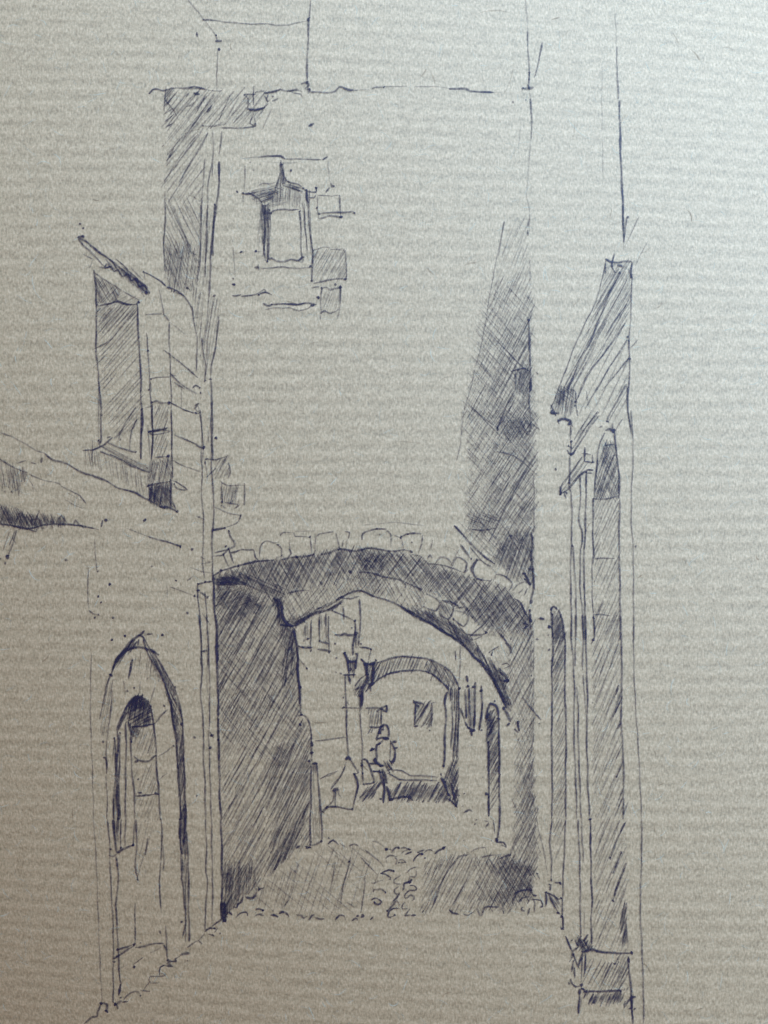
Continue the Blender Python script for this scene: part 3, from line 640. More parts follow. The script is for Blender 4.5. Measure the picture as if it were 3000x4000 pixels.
8 .75 1415,540 1420,650 1420,740 1400,800 1390,830; 11 .9 1385,900 1395,980; 8 .8 1280,810 1320,850 1350,920 1385,960; 7 .7 1350,650 1390,700; 7 .65 1370,570 1420,575; 8 .75 1400,270 1410,350 1400,450 1410,560; d 7 .85 1390,900; d 7 .85 1400,830; 7 .7 1320,1000 1380,1020 1330,1050; 8 .75 1385,960 1400,1060
#arch_edge
H
8 .8 280,620 340,580 420,555 480,540 560,520 640,500 760,495; 9 .8 830,490 900,470 960,465 1050,460 1100,445; 8 .75 1150,445 1230,430 1300,405 1430,420; 7 .6 1430,420 1530,395 1659,410; d 7 .85 340,575; d 6 .85 480,540; d 7 .85 955,470; d 6 .8 1300,405; 7 .7 890,400 910,440 880,470; 7 .7 820,470 840,450
L
7 .6 0,430 60,400 150,405 280,420 370,410 430,430; 6 .5 430,450 500,460 560,520 640,530 740,550 860,595; 8 .7 560,480 580,450 600,480; 7 .65 850,590 890,570; 8 .65 100,470 60,490 120,510; d 6 .75 430,425
#soffit
H
11 .9 330,680 400,670 470,680 540,690; h 10 5 7 .8 300,640 460,620 560,690 420,700 310,690
h 118 9 6 .52 285,620 640,505 960,470 1300,410 1500,400 1659,420 1659,620 1400,650 1100,720 850,760 830,960 760,800 540,720 300,690
h 58 10 6 .48 285,620 640,505 960,470 1300,410 1500,400 1659,420 1659,620 1400,650 1100,720 850,760 830,960 760,800 540,720 300,690
h 25 9 6 .5 285,640 560,600 850,720 830,800 560,720 300,700
h 118 15 6 .34 30 300,620 900,500 1100,480 1060,600 840,740 560,700
d 9 .7 1385,590; d 8 .5 1150,680
L
h 128 9 6 .52 0,430 300,430 480,470 640,540 860,610 1000,660 1150,690 1280,810 1390,960 1390,1060 1200,1120 1050,1090 900,950 760,830 520,730 200,640 0,590
h 52 9 6 .52 0,430 300,430 480,470 640,540 860,610 1000,660 1150,690 1280,810 1390,960 1390,1060 1200,1120 1050,1090 900,950 760,830 520,730 200,640 0,590
h 125 10 6 .38 30 1000,780 1280,800 1390,960 1350,1060 1080,1060 900,900
h 60 12 6 .34 30 1000,780 1280,800 1390,960 1350,1060 1080,1060 900,900
h 40 14 6 .4 70,420 300,430 220,540 80,500
##rib_hatching
H
h 62 15 5 .42 850,760 1100,720 1400,650 1659,630 1659,780 1470,740 1300,840 1080,930 930,1020 860,980
h 130 17 5 .38 850,760 1100,720 1400,650 1659,630 1659,780 1470,740 1300,840 1080,930 930,1020 860,980
7 .6 880,760 960,740 1050,740
L
7 .7 0,590 120,600 200,625 320,650 420,690 520,735; 7 .65 680,820 750,830 800,860; 6 .6 800,850 820,880 860,870; d 6 .8 505,730
h 60 16 5 .42 0,600 200,640 500,730 560,760 540,890 380,860 250,830 130,790 0,740; h 125 25 5 .3 0,600 200,640 500,730 560,760 540,890 380,860 250,830 130,790 0,740
h 60 9 5 .48 660,830 750,850 780,900 720,980 640,960 650,880; 6 .65 870,870 890,890
##rib_edge
K
9 .85 0,290 100,300; 11 .9 100,300 200,240 270,200 380,170 460,130; 8 .75 270,170 330,150; 10 .85 460,130 490,100; 8 .8 440,90 540,40 640,15 720,50 760,65; 7 .7 480,70 560,80 630,60; 8 .8 760,65 870,95 960,140 1010,170; 9 .85 1010,170 1100,220 1190,270 1280,330 1380,390 1450,440 1530,510 1590,580 1659,660
h 150 7 7 .6 60,260 180,210 270,160 400,100 480,80 470,130 380,170 200,240 100,300; h 60 10 6 .5 20,240 200,200 270,170 200,240 100,300; 7 .6 640,15 700,30 780,80
L
9 .85 340,870 430,930 520,980 600,1015 700,1075 800,1130 870,1190 940,1280 1010,1330 1070,1410 1110,1500 1150,1590 1180,1659
h 60 6 7 .62 350,870 520,890 620,940 720,980 820,1040 920,1130 860,1180 740,1100 600,1010 430,930; h 35 9 6 .5 350,870 520,890 620,940 720,980 820,1040 920,1130 860,1180 740,1100 600,1010 430,930
h 65 7 7 .62 800,1100 900,1130 990,1230 1060,1280 1130,1400 1200,1480 1220,1600 1230,1659 1180,1659 1110,1500 1010,1330 870,1190; h 110 11 6 .42 800,1100 900,1130 990,1230 1060,1280 1130,1400 1200,1480 1220,1600 1230,1659 1180,1659 1110,1500 1010,1330 870,1190
S
9 .88 360,0 440,110 520,240 600,370 680,530 740,690; 12 .92 700,690 760,790 810,910; 9 .75 800,930 740,985; h 68 5 7 .55 440,110 560,0 640,50 740,440 820,640 800,700 740,680 640,480; 8 .8 640,60 720,140 760,200; d 8 .95 765,245; d 6 .9 710,245
##rib_stone
L
7 .6 545,765 600,790 660,835 630,905 575,890 530,870; h 60 11 6 .5 500,760 545,775 530,880 470,860
##rib_stone
7 .62 690,830 770,870 730,975 655,925; h 58 9 6 .5 665,845 760,875 725,960 650,920
##rib_stone
7 .62 785,900 890,935 855,1030 770,970; 6 .5 800,1000 850,1030; h 60 9 6 .5 730,985 800,1010 860,1060 800,1080 740,1030
##rib_stone
8 .75 860,1090 930,1100 1000,1100 1040,1080; 7 .7 900,1120 960,1060 1010,1015; 6 .65 930,1140 1000,1110; 6 .65 950,1150 1000,1280; d 6 .9 1035,1080
##rib_stone
6 .6 1060,1240 1140,1190; 6 .65 1090,1230 1080,1260; 8 .8 1150,1090 1180,1130 1240,1200; 11 .9 1190,1160 1230,1200 1240,1250; h 65 14 5 .35 1100,1240 1220,1200 1220,1330 1140,1370
##rib_stone
7 .75 1130,1380 1180,1430 1215,1470; d 9 .95 1205,1470; 6 .65 1160,1340 1200,1330 1220,1350 1180,1370; h 60 7 6 .6 560,900 620,900 640,960 600,970 550,930
#pier
Z
h 119 12 6 .50 845,2290 960,2300 1065,2335 1105,2410 1148,2450 1163,2720 1178,2800 1212,2860 1212,3300 1160,3330 1040,3430 960,3500 880,3580 868,3300 860,2900 850,2500
h 48 17 5 .33 845,2290 960,2300 1065,2335 1105,2410 1148,2450 1163,2720 1178,2800 1212,2860 1100,3000 860,2900 850,2500
h 119 15 6 .42 848,2300 1065,2335 1150,2450 1165,2720 1000,2850 855,2800
H
h 125 8 6 .5 290,710 560,740 700,900 420,1000 310,1000; h 160 11 6 .45 290,710 560,740 700,880 310,860
h 100 7 6 .55 760,800 850,960 930,1040 940,1300 900,1500 830,1500 850,1200 790,1000
10 .88 930,1040 945,1150 960,1280 960,1400 970,1500 975,1659; 11 .92 800,800 830,880 840,960 880,1010 930,1030; 9 .85 760,800 800,830; h 80 5 7 .75 770,800 835,820 850,980 800,1020 800,900; 9 .75 925,1240 905,1320
d 8 .7 630,855; d 7 .6 575,820; d 7 .85 980,1520
K
9 .85 100,340 125,450 130,560 135,700 150,850 155,980; 10 .9 155,980 160,1020; 7 .7 130,1030 170,1020 210,1050 235,1130 240,1240; 7 .7 150,1100 170,1060; 7 .65 245,1250 250,1370; 8 .75 90,400 80,560; 6 .5 140,560 210,650; d 5 .8 205,645; d 7 .9 150,1100; d 6 .85 150,795
E
9 .88 1385,1070 1388,1250 1395,1350 1405,1430 1410,1560 1408,1659
I
9 .88 1230,0 1240,100 1235,300 1245,500 1250,700 1250,850; 9 .75 1250,850 1255,1100 1260,1300 1260,1450 1275,1659; h 92 7 6 .5 1240,850 1262,850 1265,1130 1240,1130; d 6 .85 1250,1015
J
9 .8 1270,0 1278,200 1280,400 1280,650; 14 .92 1290,680 1290,760 1300,820; 9 .85 1280,640 1275,760; h 85 6 8 .8 1265,680 1310,650 1320,820 1270,810
M
h 95 8 7 .55 140,980 400,980 420,1150 330,1230 160,1420; h 115 9 6 .5 140,1050 330,1000 330,1230 160,1420
h 113 10 6 .45 600,0 860,0 850,500 700,900 520,1090 540,700 480,300
h 112 7 7 .5 640,800 830,540 740,830 560,1050 500,1100
9 .7 640,890 560,1030; 10 .7 820,540 790,620
#pier
Z
h 117 12 6 .45 30 1990,2500 2080,2440 2085,2750 2085,3100 2095,3200 2110,3350 2085,3420 2000,3400 2005,3250 2010,3100 2020,2850 1985,2720
h 65 22 5 .28 30 1990,2500 2080,2440 2085,2750 2085,3100 2095,3200 2110,3350 2085,3420 2000,3400 2005,3250 2010,3100 2020,2850 1985,2720
h 110 9 6 .42 2030,3000 2080,2980 2095,3250 2090,3420 2050,3400
h 100 11 6 .4 2060,2450 2082,2450 2085,3050 2065,3050
5 .3 2083,2450 2085,2600 2084,2760 2085,2900; 5 .35 2080,3100 2100,3220 2125,3330 2140,3420
O
8 .75 110,890 200,1000 260,1080 310,1140; d 4 .7 295,1178; 8 .85 25,1235 70,1280; 8 .8 60,1150 80,1260; d 4 .85 210,660; d 8 .85 65,1165; 6 .5 275,2070 280,2150

@drawn_alley_house | small alley house with two slit windows drawn inside the arch at left | house
#window
K
h 92 8 6 .55 180,290 240,260 240,460 185,430; 6 .6 240,250 238,500; 7 .75 140,465 200,475 255,472; d 6 .8 215,405
#window
h 90 7 6 .55 295,220 330,220 320,430 300,420; h 90 7 6 .55 345,230 385,220 385,480 360,480; 8 .8 300,425 350,435 380,450; 8 .8 290,488 340,495 400,508; 6 .65 300,230 310,420; 7 .65 380,220 385,515
#wall_corner
6 .65 500,140 508,250; 6 .6 410,175 500,215 590,262; 9 .85 430,370 480,375 510,365 540,378 600,370; 7 .7 632,80 640,200 635,330 625,460; 8 .75 595,260 595,360 580,450 578,540; d 8 .9 605,360; 6 .65 630,470 680,475 725,485; 7 .65 725,490 705,580; d 5 .85 645,445; d 5 .8 435,445; d 6 .85 445,560; d 4 .8 570,318; 6 .6 605,370 600,480; h 92 8 6 .5 600,360 635,360 625,470 605,470; d 4 .6 440,675; d 5 .6 480,685
#wall_line
7 .7 515,700 520,850 525,1000 530,1200 540,1360; 6 .6 640,860 635,1000 650,1200 655,1400 660,1580; 7 .65 500,962 640,965; h 98 6 6 .5 625,850 665,850 655,960 630,960; 6 .55 270,1230 350,1225 430,1215 520,1200; 6 .5 530,910 545,940; 4 .4 310,1540 380,1500 460,1475; d 5 .8 245,1245; d 5 .7 500,880
#step
Q
8 .75 515,1100 550,1110 580,1170 600,1250 620,1320 540,1335 515,1340; 6 .65 505,1100 510,1230 515,1340; d 6 .85 505,1160; d 5 .8 515,1235; d 6 .85 615,1315

@drawn_corbel | cup-shaped dark corbel on the alley house corner, left of the far arch's haunch | corbel | dark corbels in the alley
#bracket
K
9 .9 510,520 530,560 540,600 545,690; 9 .88 620,520 605,570 600,650; 9 .85 530,580 570,590 605,580; 8 .8 495,695 540,700 600,695; 8 .8 545,700 560,770; h 90 8 7 .6 535,580 600,580 590,690 550,690; d 6 .9 512,522; d 5 .9 605,525; d 6 .85 560,650

@drawn_corbel | cup-shaped dark corbel overlapping the left end of the far arch's band | corbel | dark corbels in the alley
#bracket
9 .9 640,565 660,590 690,610 730,610 760,590; 11 .9 680,610 690,660 700,750; 10 .9 740,610 745,680 735,760; 9 .85 700,770 740,770; 7 .8 720,780 725,830; h 100 8 7 .65 670,600 760,600 740,770 690,770; d 6 .9 765,580

@drawn_buttress | bulging cone-shaped buttress with small dark niche inside the arch at left | buttress
#outline
K
11 .9 515,1380 545,1365 560,1390; 8 .8 560,1390 600,1450 625,1490 590,1500; 8 .8 590,1500 610,1540 620,1590 610,1659; 6 .6 525,1400 500,1480 450,1560 400,1620
M
8 .75 1245,340 1220,450 1200,540; 6 .55 1140,190 1110,260 1040,340 1020,380; 6 .5 1040,400 1040,470 990,520; 8 .75 990,525 1060,520 1150,535 1190,545; 9 .85 950,560 970,545 990,525; d 6 .85 1195,540; d 6 .8 955,562; 5 .4 930,290 1010,265 1080,230
#niche
11 .9 1040,400 1065,375 1085,390; 7 .75 1055,400 1060,530; 4 .4 1080,410 1110,450; h 100 8 5 .5 1040,380 1090,380 1090,410 1045,410

@drawn_post | tapering stone post standing at the inner foot of the shaded left pier | post
#outline
M
8 .8 860,170 860,300 862,450 855,600 855,830; 8 .8 905,170 920,300 930,450 945,600 950,730 945,800; 8 .75 855,830 900,825 945,800; 6 .6 860,0 865,150; d 7 .85 870,20; d 7 .8 865,85; 8 .8 810,840 850,850; 9 .85 740,860 770,835; d 8 .85 830,850
#cap
13 .92 870,175 905,170; d 6 .9 845,150; h 90 6 7 .65 865,185 905,185 910,250 865,250
#shaft_hatching
h 88 11 6 .38 865,190 905,190 945,780 865,800

@drawn_far_arch | small round arch far down the alley with hatched band and dark right jamb | archway
#arch_band
Q
7 .7 640,210 720,190 800,165 900,150 1000,160 1110,175 1200,210 1280,250 1340,310 1390,400 1410,450; 7 .75 540,480 590,420 650,370 740,320 850,290 950,280 1060,285 1150,310 1230,370 1280,420 1310,460
h 112 13 7 .58 600,250 720,195 900,155 1110,180 1100,280 950,275 760,310 600,400; h 60 9 6 .55 1110,180 1280,255 1390,400 1400,470 1310,450 1220,350 1090,285; h 110 14 6 .4 1110,180 1280,255 1390,400 1310,450 1090,285; h 120 7 7 .65 440,430 560,330 600,400 520,500 450,490; 8 .8 440,460 480,440 520,440; 7 .7 440,430 500,350 560,310; h 120 7 7 .6 600,220 700,200 640,300 590,400
#jamb
h 92 5 7 .75 1310,440 1410,450 1415,800 1400,1090 1350,1090 1370,800 1345,560 1300,500; 8 .75 1300,480 1275,560 1285,700 1275,900 1270,1100 1265,1190; 7 .55 1340,540 1345,800 1330,1000; h 110 7 7 .65 1260,1290 1350,1100 1390,1100 1400,1400 1390,1540 1310,1450; 9 .85 1240,1270 1270,1320 1310,1430; 8 .75 1340,1340 1380,1540; 9 .85 1330,1320 1350,1330; h 60 11 6 .45 1260,1290 1350,1150 1390,1200 1390,1500 1310,1450; d 6 .85 1265,1165
#jamb
8 .75 510,490 500,620; 7 .65 485,480 490,560; 8 .7 520,480 510,610
#shadow_strip
h 128 9 8 .78 520,1380 620,1330 680,1330 600,1470 480,1470; h 118 9 8 .78 760,1390 860,1340 1220,1330 1300,1350 1320,1480 760,1475; 9 .85 760,1475 850,1460 880,1450 950,1455; d 8 .9 770,1475; d 6 .85 850,1460; d 6 .85 900,1455; 8 .8 1320,1480 1360,1520 1390,1550

@drawn_far_house | plain house front with two small hatched windows seen through the far arch | house
#window
8 .75 540,630 640,625 690,630; 9 .88 640,660 740,605; 8 .8 740,610 735,665 690,640; h 100 14 7 .6 555,640 690,640 680,790 580,800; 8 .8 575,805 640,810 690,800; 7 .65 690,640 685,790; 6 .55 560,870 590,820; 6 .5 590,860 610,820; d 5 .9 735,610
#window
9 .85 985,565 1000,575 1050,580 1080,595; 8 .75 1000,580 1000,700 995,790; 8 .75 1155,580 1150,700 1150,800; h 120 11 8 .68 1000,600 1150,590 1150,800 1000,790; 8 .8 985,798 1030,795; d 7 .85 1025,610; d 4 .8 1135,835; 5 .45 1150,580 1200,575; d 4 .7 985,560
#parapet
6 .65 740,1230 820,1270 860,1290 1000,1295 1200,1300; 6 .55 790,1205 880,1210 950,1250 1050,1255 1210,1270; d 5 .8 1240,1245

@drawn_person | small round-bodied person in coat walking before the far arch | person
#head
8 .78 690,870 670,850 680,810 710,785 740,795 760,840 755,890 740,910; 7 .7 690,800 680,850 660,870; 6 .6 705,790 700,830; 8 .75 665,840 650,900 640,930
#body
8 .85 650,920 700,905 760,910; 11 .9 700,915 760,915; 8 .85 650,960 640,1010 645,1070 640,1130; 8 .8 640,1130 680,1160 720,1165; 8 .85 770,930 800,990 815,1050 800,1120 780,1140; 9 .88 790,945 830,940; 7 .75 810,1000 840,995; 8 .8 590,1020 630,1005; 7 .75 590,1000 620,1010; 6 .65 770,950 770,1110; h 60 7 7 .72 720,1130 800,1130 780,1190 720,1200; d 6 .9 600,1015; d 6 .85 630,1100; 7 .7 670,960 700,930; 7 .7 640,970 680,950; 9 .85 620,1100 640,1130 690,1165
#leg
8 .82 700,1190 710,1300 715,1400 705,1510; 9 .88 670,1200 690,1280 710,1360; 7 .75 620,1215 700,1225; 7 .7 570,1140 640,1145; d 6 .85 680,1470; h 80 7 6 .6 680,1210 740,1230 735,1340 700,1330
#leg
9 .9 735,1350 760,1420 770,1480; 9 .88 770,1480 800,1470; 7 .65 720,1220 740,1330; 7 .6 735,1210 780,1190

@drawn_shuttered_facade | right alley facade with hanging shutters and narrow hatched niche inside the arch | facade
#shutter
S
8 .75 75,380 80,600 95,860; 8 .78 235,260 235,500 225,800 215,1060; 8 .72 125,360 140,650 150,1000; 9 .85 85,350 120,330; 9 .85 205,345 240,340; h 90 8 6 .5 90,370 235,370 220,1050 140,1000; 10 .92 70,910 110,1000; 9 .9 130,1010 220,1060; 8 .75 170,1060 185,1140; d 7 .9 215,1045; 6 .5 0,680 60,850
#shutter
8 .75 335,320 340,450 350,600 330,800 300,1050; d 7 .95 325,405; h 93 8 6 .5 320,600 360,600 350,900 300,1050 290,1000; 6 .6 355,600 350,900; d 5 .8 335,1045
#pipe
K
8 .75 1500,700 1504,724 1510,755; 6 .45 1450,460 1445,600 1440,750; 7 .65 1405,500 1410,580; 5 .5 1440,960 1490,1080
#niche
S
9 .85 410,900 420,780 470,630 500,620 560,640 600,700 615,860; d 6 .8 548,580; 8 .75 615,860 615,1100 625,1300 630,1500 620,1659; 6 .5 440,700 430,1000 430,1300 440,1659
10 .9 420,880 440,800 480,780; h 118 5 8 .75 420,800 520,740 540,1050 480,1150 430,950; h 117 12 7 .62 420,760 600,740 615,1659 440,1659; 8 .6 390,915 420,890
N
8 .8 845,0 850,150 848,300 850,450 848,600; 8 .75 930,0 935,200 932,400 940,520 930,700 918,790; h 118 11 7 .6 848,0 932,0 938,350 850,480; h 120 20 6 .55 850,480 938,380 935,520 850,620; d 9 .92 830,415; 7 .75 885,630 900,740; 10 .9 910,770 920,815; 8 .8 920,810 970,810 990,850 950,830; 8 .75 820,690 850,650; 6 .65 810,630 850,640; 8 .85 850,420 845,540

@drawn_lancet_opening | narrow pointed hatched opening right of the arch, beside long pilaster lines | opening
#outline
G
11 .92 830,1440 855,1420 880,1440; 8 .8 835,1440 840,1550 850,1659; 8 .75 885,1440 915,1520 930,1659; d 6 .85 820,1560
O
8 .8 435,0 440,200 440,450 430,650 435,900 430,1200 430,1500 435,1800 430,2212; 8 .8 520,0 560,130 575,400 570,700 575,950 585,1300 580,1700 580,2212
P
7 .75 430,0 410,250 425,450 425,640; 7 .75 575,0 570,250 560,450 550,700 545,1000 550,1190
O
d 8 .92 405,135; d 5 .85 400,380; 9 .85 280,45 350,50; 9 .85 300,30 350,55; d 5 .6 270,268; d 4 .5 390,225
#hatching
G
h 115 7 7 .6 840,1450 885,1450 925,1600 925,1659 850,1659
O
h 115 8 7 .58 440,0 520,0 570,200 570,500 520,560 470,850 440,600; h 115 12 6 .45 440,500 570,450 580,2212 440,2212
P
h 115 16 6 .38 430,0 570,0 565,250 440,500
#foot
d 5 .85 425,655; 9 .88 460,680 520,690; 8 .85 425,700 410,770; 8 .85 365,790 375,860 365,940; 8 .8 370,795 440,820 500,860 540,850; 8 .8 400,810 440,900 500,1010; h 60 6 7 .68 410,820 510,860 510,990 470,950; 8 .85 520,1060 545,1050 550,1190 525,1160; d 6 .9 540,1050; d 5 .9 530,850; 7 .8 410,700 400,710

@drawn_tall_building | tall right-hand building with steep hatched roof and long pilaster lines in pen | building
#roof
F
9 .88 1225,390 1260,410 1320,415 1350,405 1415,410; 9 .85 1290,350 1270,440 1300,490; 8 .8 1415,410 1410,520 1430,530; 11 .9 1310,430 1340,440; 7 .65 1225,400 1225,500; 8 .8 1390,460 1420,530; 6 .6 1225,420 1190,590 1130,760 1080,850 1000,1030 940,1190 880,1350 830,1470; 8 .75 1330,490 1250,650 1190,800 1120,980 1040,1120 1000,1220 950,1340; 6 .6 1415,500 1412,700 1405,850 1395,1000; 7 .75 1395,970 1398,1110 1400,1250 1385,1400 1400,1550 1420,1659; 6 .65 1380,1300 1385,1450 1410,1659; d 6 .85 1385,950; d 6 .88 1398,1108; 6 .55 1410,1030 1460,970; h 120 8 6 .55 1290,420 1420,420 1420,520 1300,490; d 6 .9 1275,440; d 6 .9 1415,520
##roof_hatching
h 120 10 6 .5 1230,440 1330,480 1410,520 1400,780 1330,900 1100,1200 1000,1330 960,1400 850,1470 960,1200 1090,900 1190,640; h 117 42 7 .52 1400,800 1400,1300 1060,1659 1000,1500 1020,1330 1150,1150
7 .7 1380,710 1300,830 1220,960; 8 .75 1370,850 1210,1080 1120,1190 1010,1420; 7 .65 1385,970 1250,1180 1080,1470; 8 .7 1380,1290 1260,1500 1240,1560; 7 .6 1390,1110 1200,1340; h 120 17 6 .48 1380,1300 1385,1450 1310,1620 1230,1570; 7 .6 1180,1490 1080,1640; 7 .6 1150,1520 1040,1659; 6 .5 1090,1340 1100,1430
##eave
10 .92 830,1500 880,1500; 8 .85 830,1440 850,1480 870,1520; 10 .92 880,1560 910,1540 960,1550 980,1580; 8 .85 970,1540 990,1600; h 100 7 7 .6 880,1330 1000,1320 1020,1430 960,1540 880,1510 840,1470; 6 .65 1010,1340 1020,1480 1025,1520; d 8 .92 840,1490; 8 .8 880,1540 890,1580; d 8 .92 965,1575; h 40 10 6 .5 880,1330 1000,1320 1000,1400 870,1440
#pilaster_line
7 .7 975,1600 978,1659
G
7 .7 975,80 975,250; 9 .92 950,290 980,325 1010,290; 8 .85 980,230 975,330; 8 .8 970,330 970,450 965,530; 7 .72 980,600 985,800 980,1000 975,1200 980,1400 985,1659; 7 .65 990,980 1000,1100 1010,1250 1015,1420 1012,1659; d 7 .9 978,320; 7 .7 960,260 990,280
7 .65 1170,10 1060,170 990,280; 7 .6 1180,40 1080,180 1000,300; 6 .55 1130,0 1000,220; 6 .55 1020,0 1025,20
O
7 .7 640,0 640,250 660,500 675,800 670,1100 672,1400 690,1800 700,2212; 7 .7 690,0 685,400 680,560; 7 .7 700,780 715,1000 715,1300 725,1600 735,1900 745,2212
P
7 .75 710,0 730,400 735,700 738,1000 740,1280; 6 .6 750,0 755,200 770,350 765,470
#pilaster_line
G
7 .7 1045,470 1045,650 1035,800 1055,870 1060,950 1045,1050 1045,1300 1065,1500 1065,1659; 8 .75 1090,450 1085,650 1080,900 1070,1100 1075,1300 1080,1659; 6 .55 1060,880 1050,1000
O
7 .7 760,0 770,300 760,600; 8 .75 795,0 800,400 810,700 815,1000 805,1300 815,1600 820,1850 840,2212; 6 .55 770,650 785,900 800,1100
P
8 .8 845,0 850,300 855,600 865,900 855,1100 860,1350; 4 .4 780,950 780,1250
#hood
G
8 .8 1080,270 1075,370; 7 .75 1055,315 1120,325; 7 .75 1130,325 1135,380; 7 .75 1070,375 1135,380; 7 .7 1060,340 1000,430 920,530 900,610; 7 .65 1040,360 960,480; 7 .7 1110,430 1040,480 960,570 900,610; 8 .8 900,550 905,610; 7 .75 910,600 940,590 950,610; 8 .75 970,470 965,540 980,600; 6 .6 1080,440 1020,490 950,570; 8 .75 1090,430 1140,435; 7 .7 1090,455 1130,455; h 125 12 6 .55 1060,350 1100,420 960,580 910,590 930,520; 6 .65 930,600 945,640; d 6 .92 868,430; d 6 .9 905,608
#lancet_window
11 .92 1225,150 1260,140 1285,155; 9 .88 1290,160 1300,260 1310,330; 7 .7 1220,165 1190,230 1170,330 1160,450; 8 .75 1170,350 1155,500 1145,640; 9 .8 1300,250 1315,400 1325,500 1325,640; 8 .75 1330,650 1325,850 1325,1050 1330,1250 1335,1659; 8 .75 1140,640 1135,850 1140,1050 1130,1115; 6 .6 1130,1115 1130,1300 1140,1500; 8 .75 1140,1500 1148,1640; d 7 .9 1270,150
7 .65 1220,260 1290,250; 7 .65 1280,100 1275,150; 7 .65 1310,140 1290,160; 8 .65 1180,130 1205,115; 7 .7 1130,640 1230,645 1320,620; 8 .8 1150,1075 1200,1068 1295,1072; 7 .7 1140,1475 1190,1475 1255,1485
O
8 .8 880,0 890,150 885,260; d 8 .9 878,272; 6 .65 855,320 880,290; 8 .7 1165,0 1180,200 1185,480 1185,800 1180,1000 1180,1180 1200,1500 1205,1800 1200,2212
##window_hatching
G
h 110 7 7 .58 1220,240 1290,240 1320,500 1320,640 1150,640 1170,400; h 60 11 6 .45 1220,240 1290,240 1320,500 1320,640 1150,640 1170,400; h 113 16 6 .42 1150,650 1320,650 1325,1650 1140,1650
O
h 113 14 6 .45 890,0 1170,0 1190,800 1200,1600 1200,2212 860,2212 880,1200 870,600
8 .7 1150,310 1100,450 1050,590; 8 .7 1190,880 1140,1000 1090,1110; 8 .75 1180,1170 1140,1240; 8 .7 1165,1475 1120,1560; 8 .7 1195,1600 1130,1750; 8 .7 1190,1990 1150,2080; 8 .65 1260,2020 1200,2150; 8 .7 1155,760 1120,870
P
h 113 21 6 .45 890,0 1210,30 1240,500 1240,1400 890,1400 880,900; 9 .75 1220,35 1130,230 1060,420; 9 .75 1180,360 1090,590; 10 .75 1235,470 1160,660 1090,880; h 105 6 8 .65 1220,890 1240,960 1200,1180 1150,1200 1180,990; h 100 6 8 .65 1235,1075 1240,1300 1190,1400 1160,1300 1200,1180; 6 .6 1240,1150 1250,1400
#outer_line
B
5 .3 1500,80 1505,300; 7 .6 1508,300 1512,500; 8 .75 1510,470 1520,640; 9 .85 1525,650 1530,850 1535,1050 1545,1250 1550,1400 1555,1570
F
8 .8 1350,0 1355,200; 6 .55 1355,200 1360,330
B
d 6 .85 1580,1408; 6 .6 1575,1410 1565,1480 1555,1560; 5 .45 1655,1400 1560,1600; 4 .25 1415,400 1412,600 1415,900 1420,1150
F
5 .4 1530,260 1440,440
#outer_line
G
6 .55 1410,0 1420,150 1425,350 1415,550 1412,800 1425,1000 1428,1300 1430,1659; 6 .55 1385,0 1405,130; d 5 .65 1443,985
O
6 .55 1315,0 1315,500 1325,800 1345,1150 1365,1450 1380,1750 1400,2212
P
7 .65 1400,0 1400,400 1390,700 1385,1000 1400,1300 1410,1600 1420,1900 1420,2212

@drawn_plinth | square hatched stone plinth with knotted top corner at the drawing's bottom right | plinth
#outline
P
8 .8 575,1260 610,1340 650,1430; d 4 .85 645,1305; 9 .88 770,1320 820,1240; 10 .9 750,1430 850,1410 900,1410; 9 .8 890,1410 960,1430 1100,1445 1200,1448 1295,1440; 8 .8 720,1380 660,1420 650,1480 620,1540; 7 .7 665,1460 690,1530 720,1610; 8 .75 770,1440 740,1520 710,1600; 8 .75 790,1440 790,1600 780,1700; 7 .7 755,1500 755,1650 745,1760; 7 .7 665,1530 645,1650; 8 .7 670,1600 680,1720; 8 .8 630,1720 650,1780 690,1810 730,1800; d 9 .95 750,1790; 10 .92 735,1830 730,1900; 8 .8 765,1830 800,1860; 9 .88 770,1870 850,1855 1000,1855 1170,1850; 9 .8 730,1900 720,2000 718,2100; 6 .6 750,1920 740,2030
9 .8 1255,1480 1260,1600 1275,1700 1285,1850 1295,2000 1305,2212; 10 .85 1260,1500 1265,1550; 10 .88 1270,1930 1340,1915; d 5 .85 1170,1850; d 5 .8 615,1770; 6 .6 1320,2040 1325,2050; 7 .5 610,1330 645,1420
##knot
h 60 6 8 .85 690,1330 740,1290 800,1310 870,1370 860,1410 780,1420 720,1380; h 120 8 7 .7 690,1330 740,1290 800,1310 870,1370 860,1410 780,1420 720,1380
#hatching
h 117 17 7 .6 800,1500 1250,1600 1270,1850 760,1840; h 115 10 8 .8 780,1880 1170,1870 1220,1900 1160,1970 1000,1990 820,1960; 9 .8 1225,1960 1210,2030 1280,1930 1290,2030 1260,2040; 8 .6 1180,1450 1110,1560; h 115 18 7 .5 1120,1470 1250,1470 1260,1700 1150,1700

@drawn_cobblestones | cobbled lane with hatched shadow band and squiggled stones running under the arch | cobblestones
#kerb_line
J
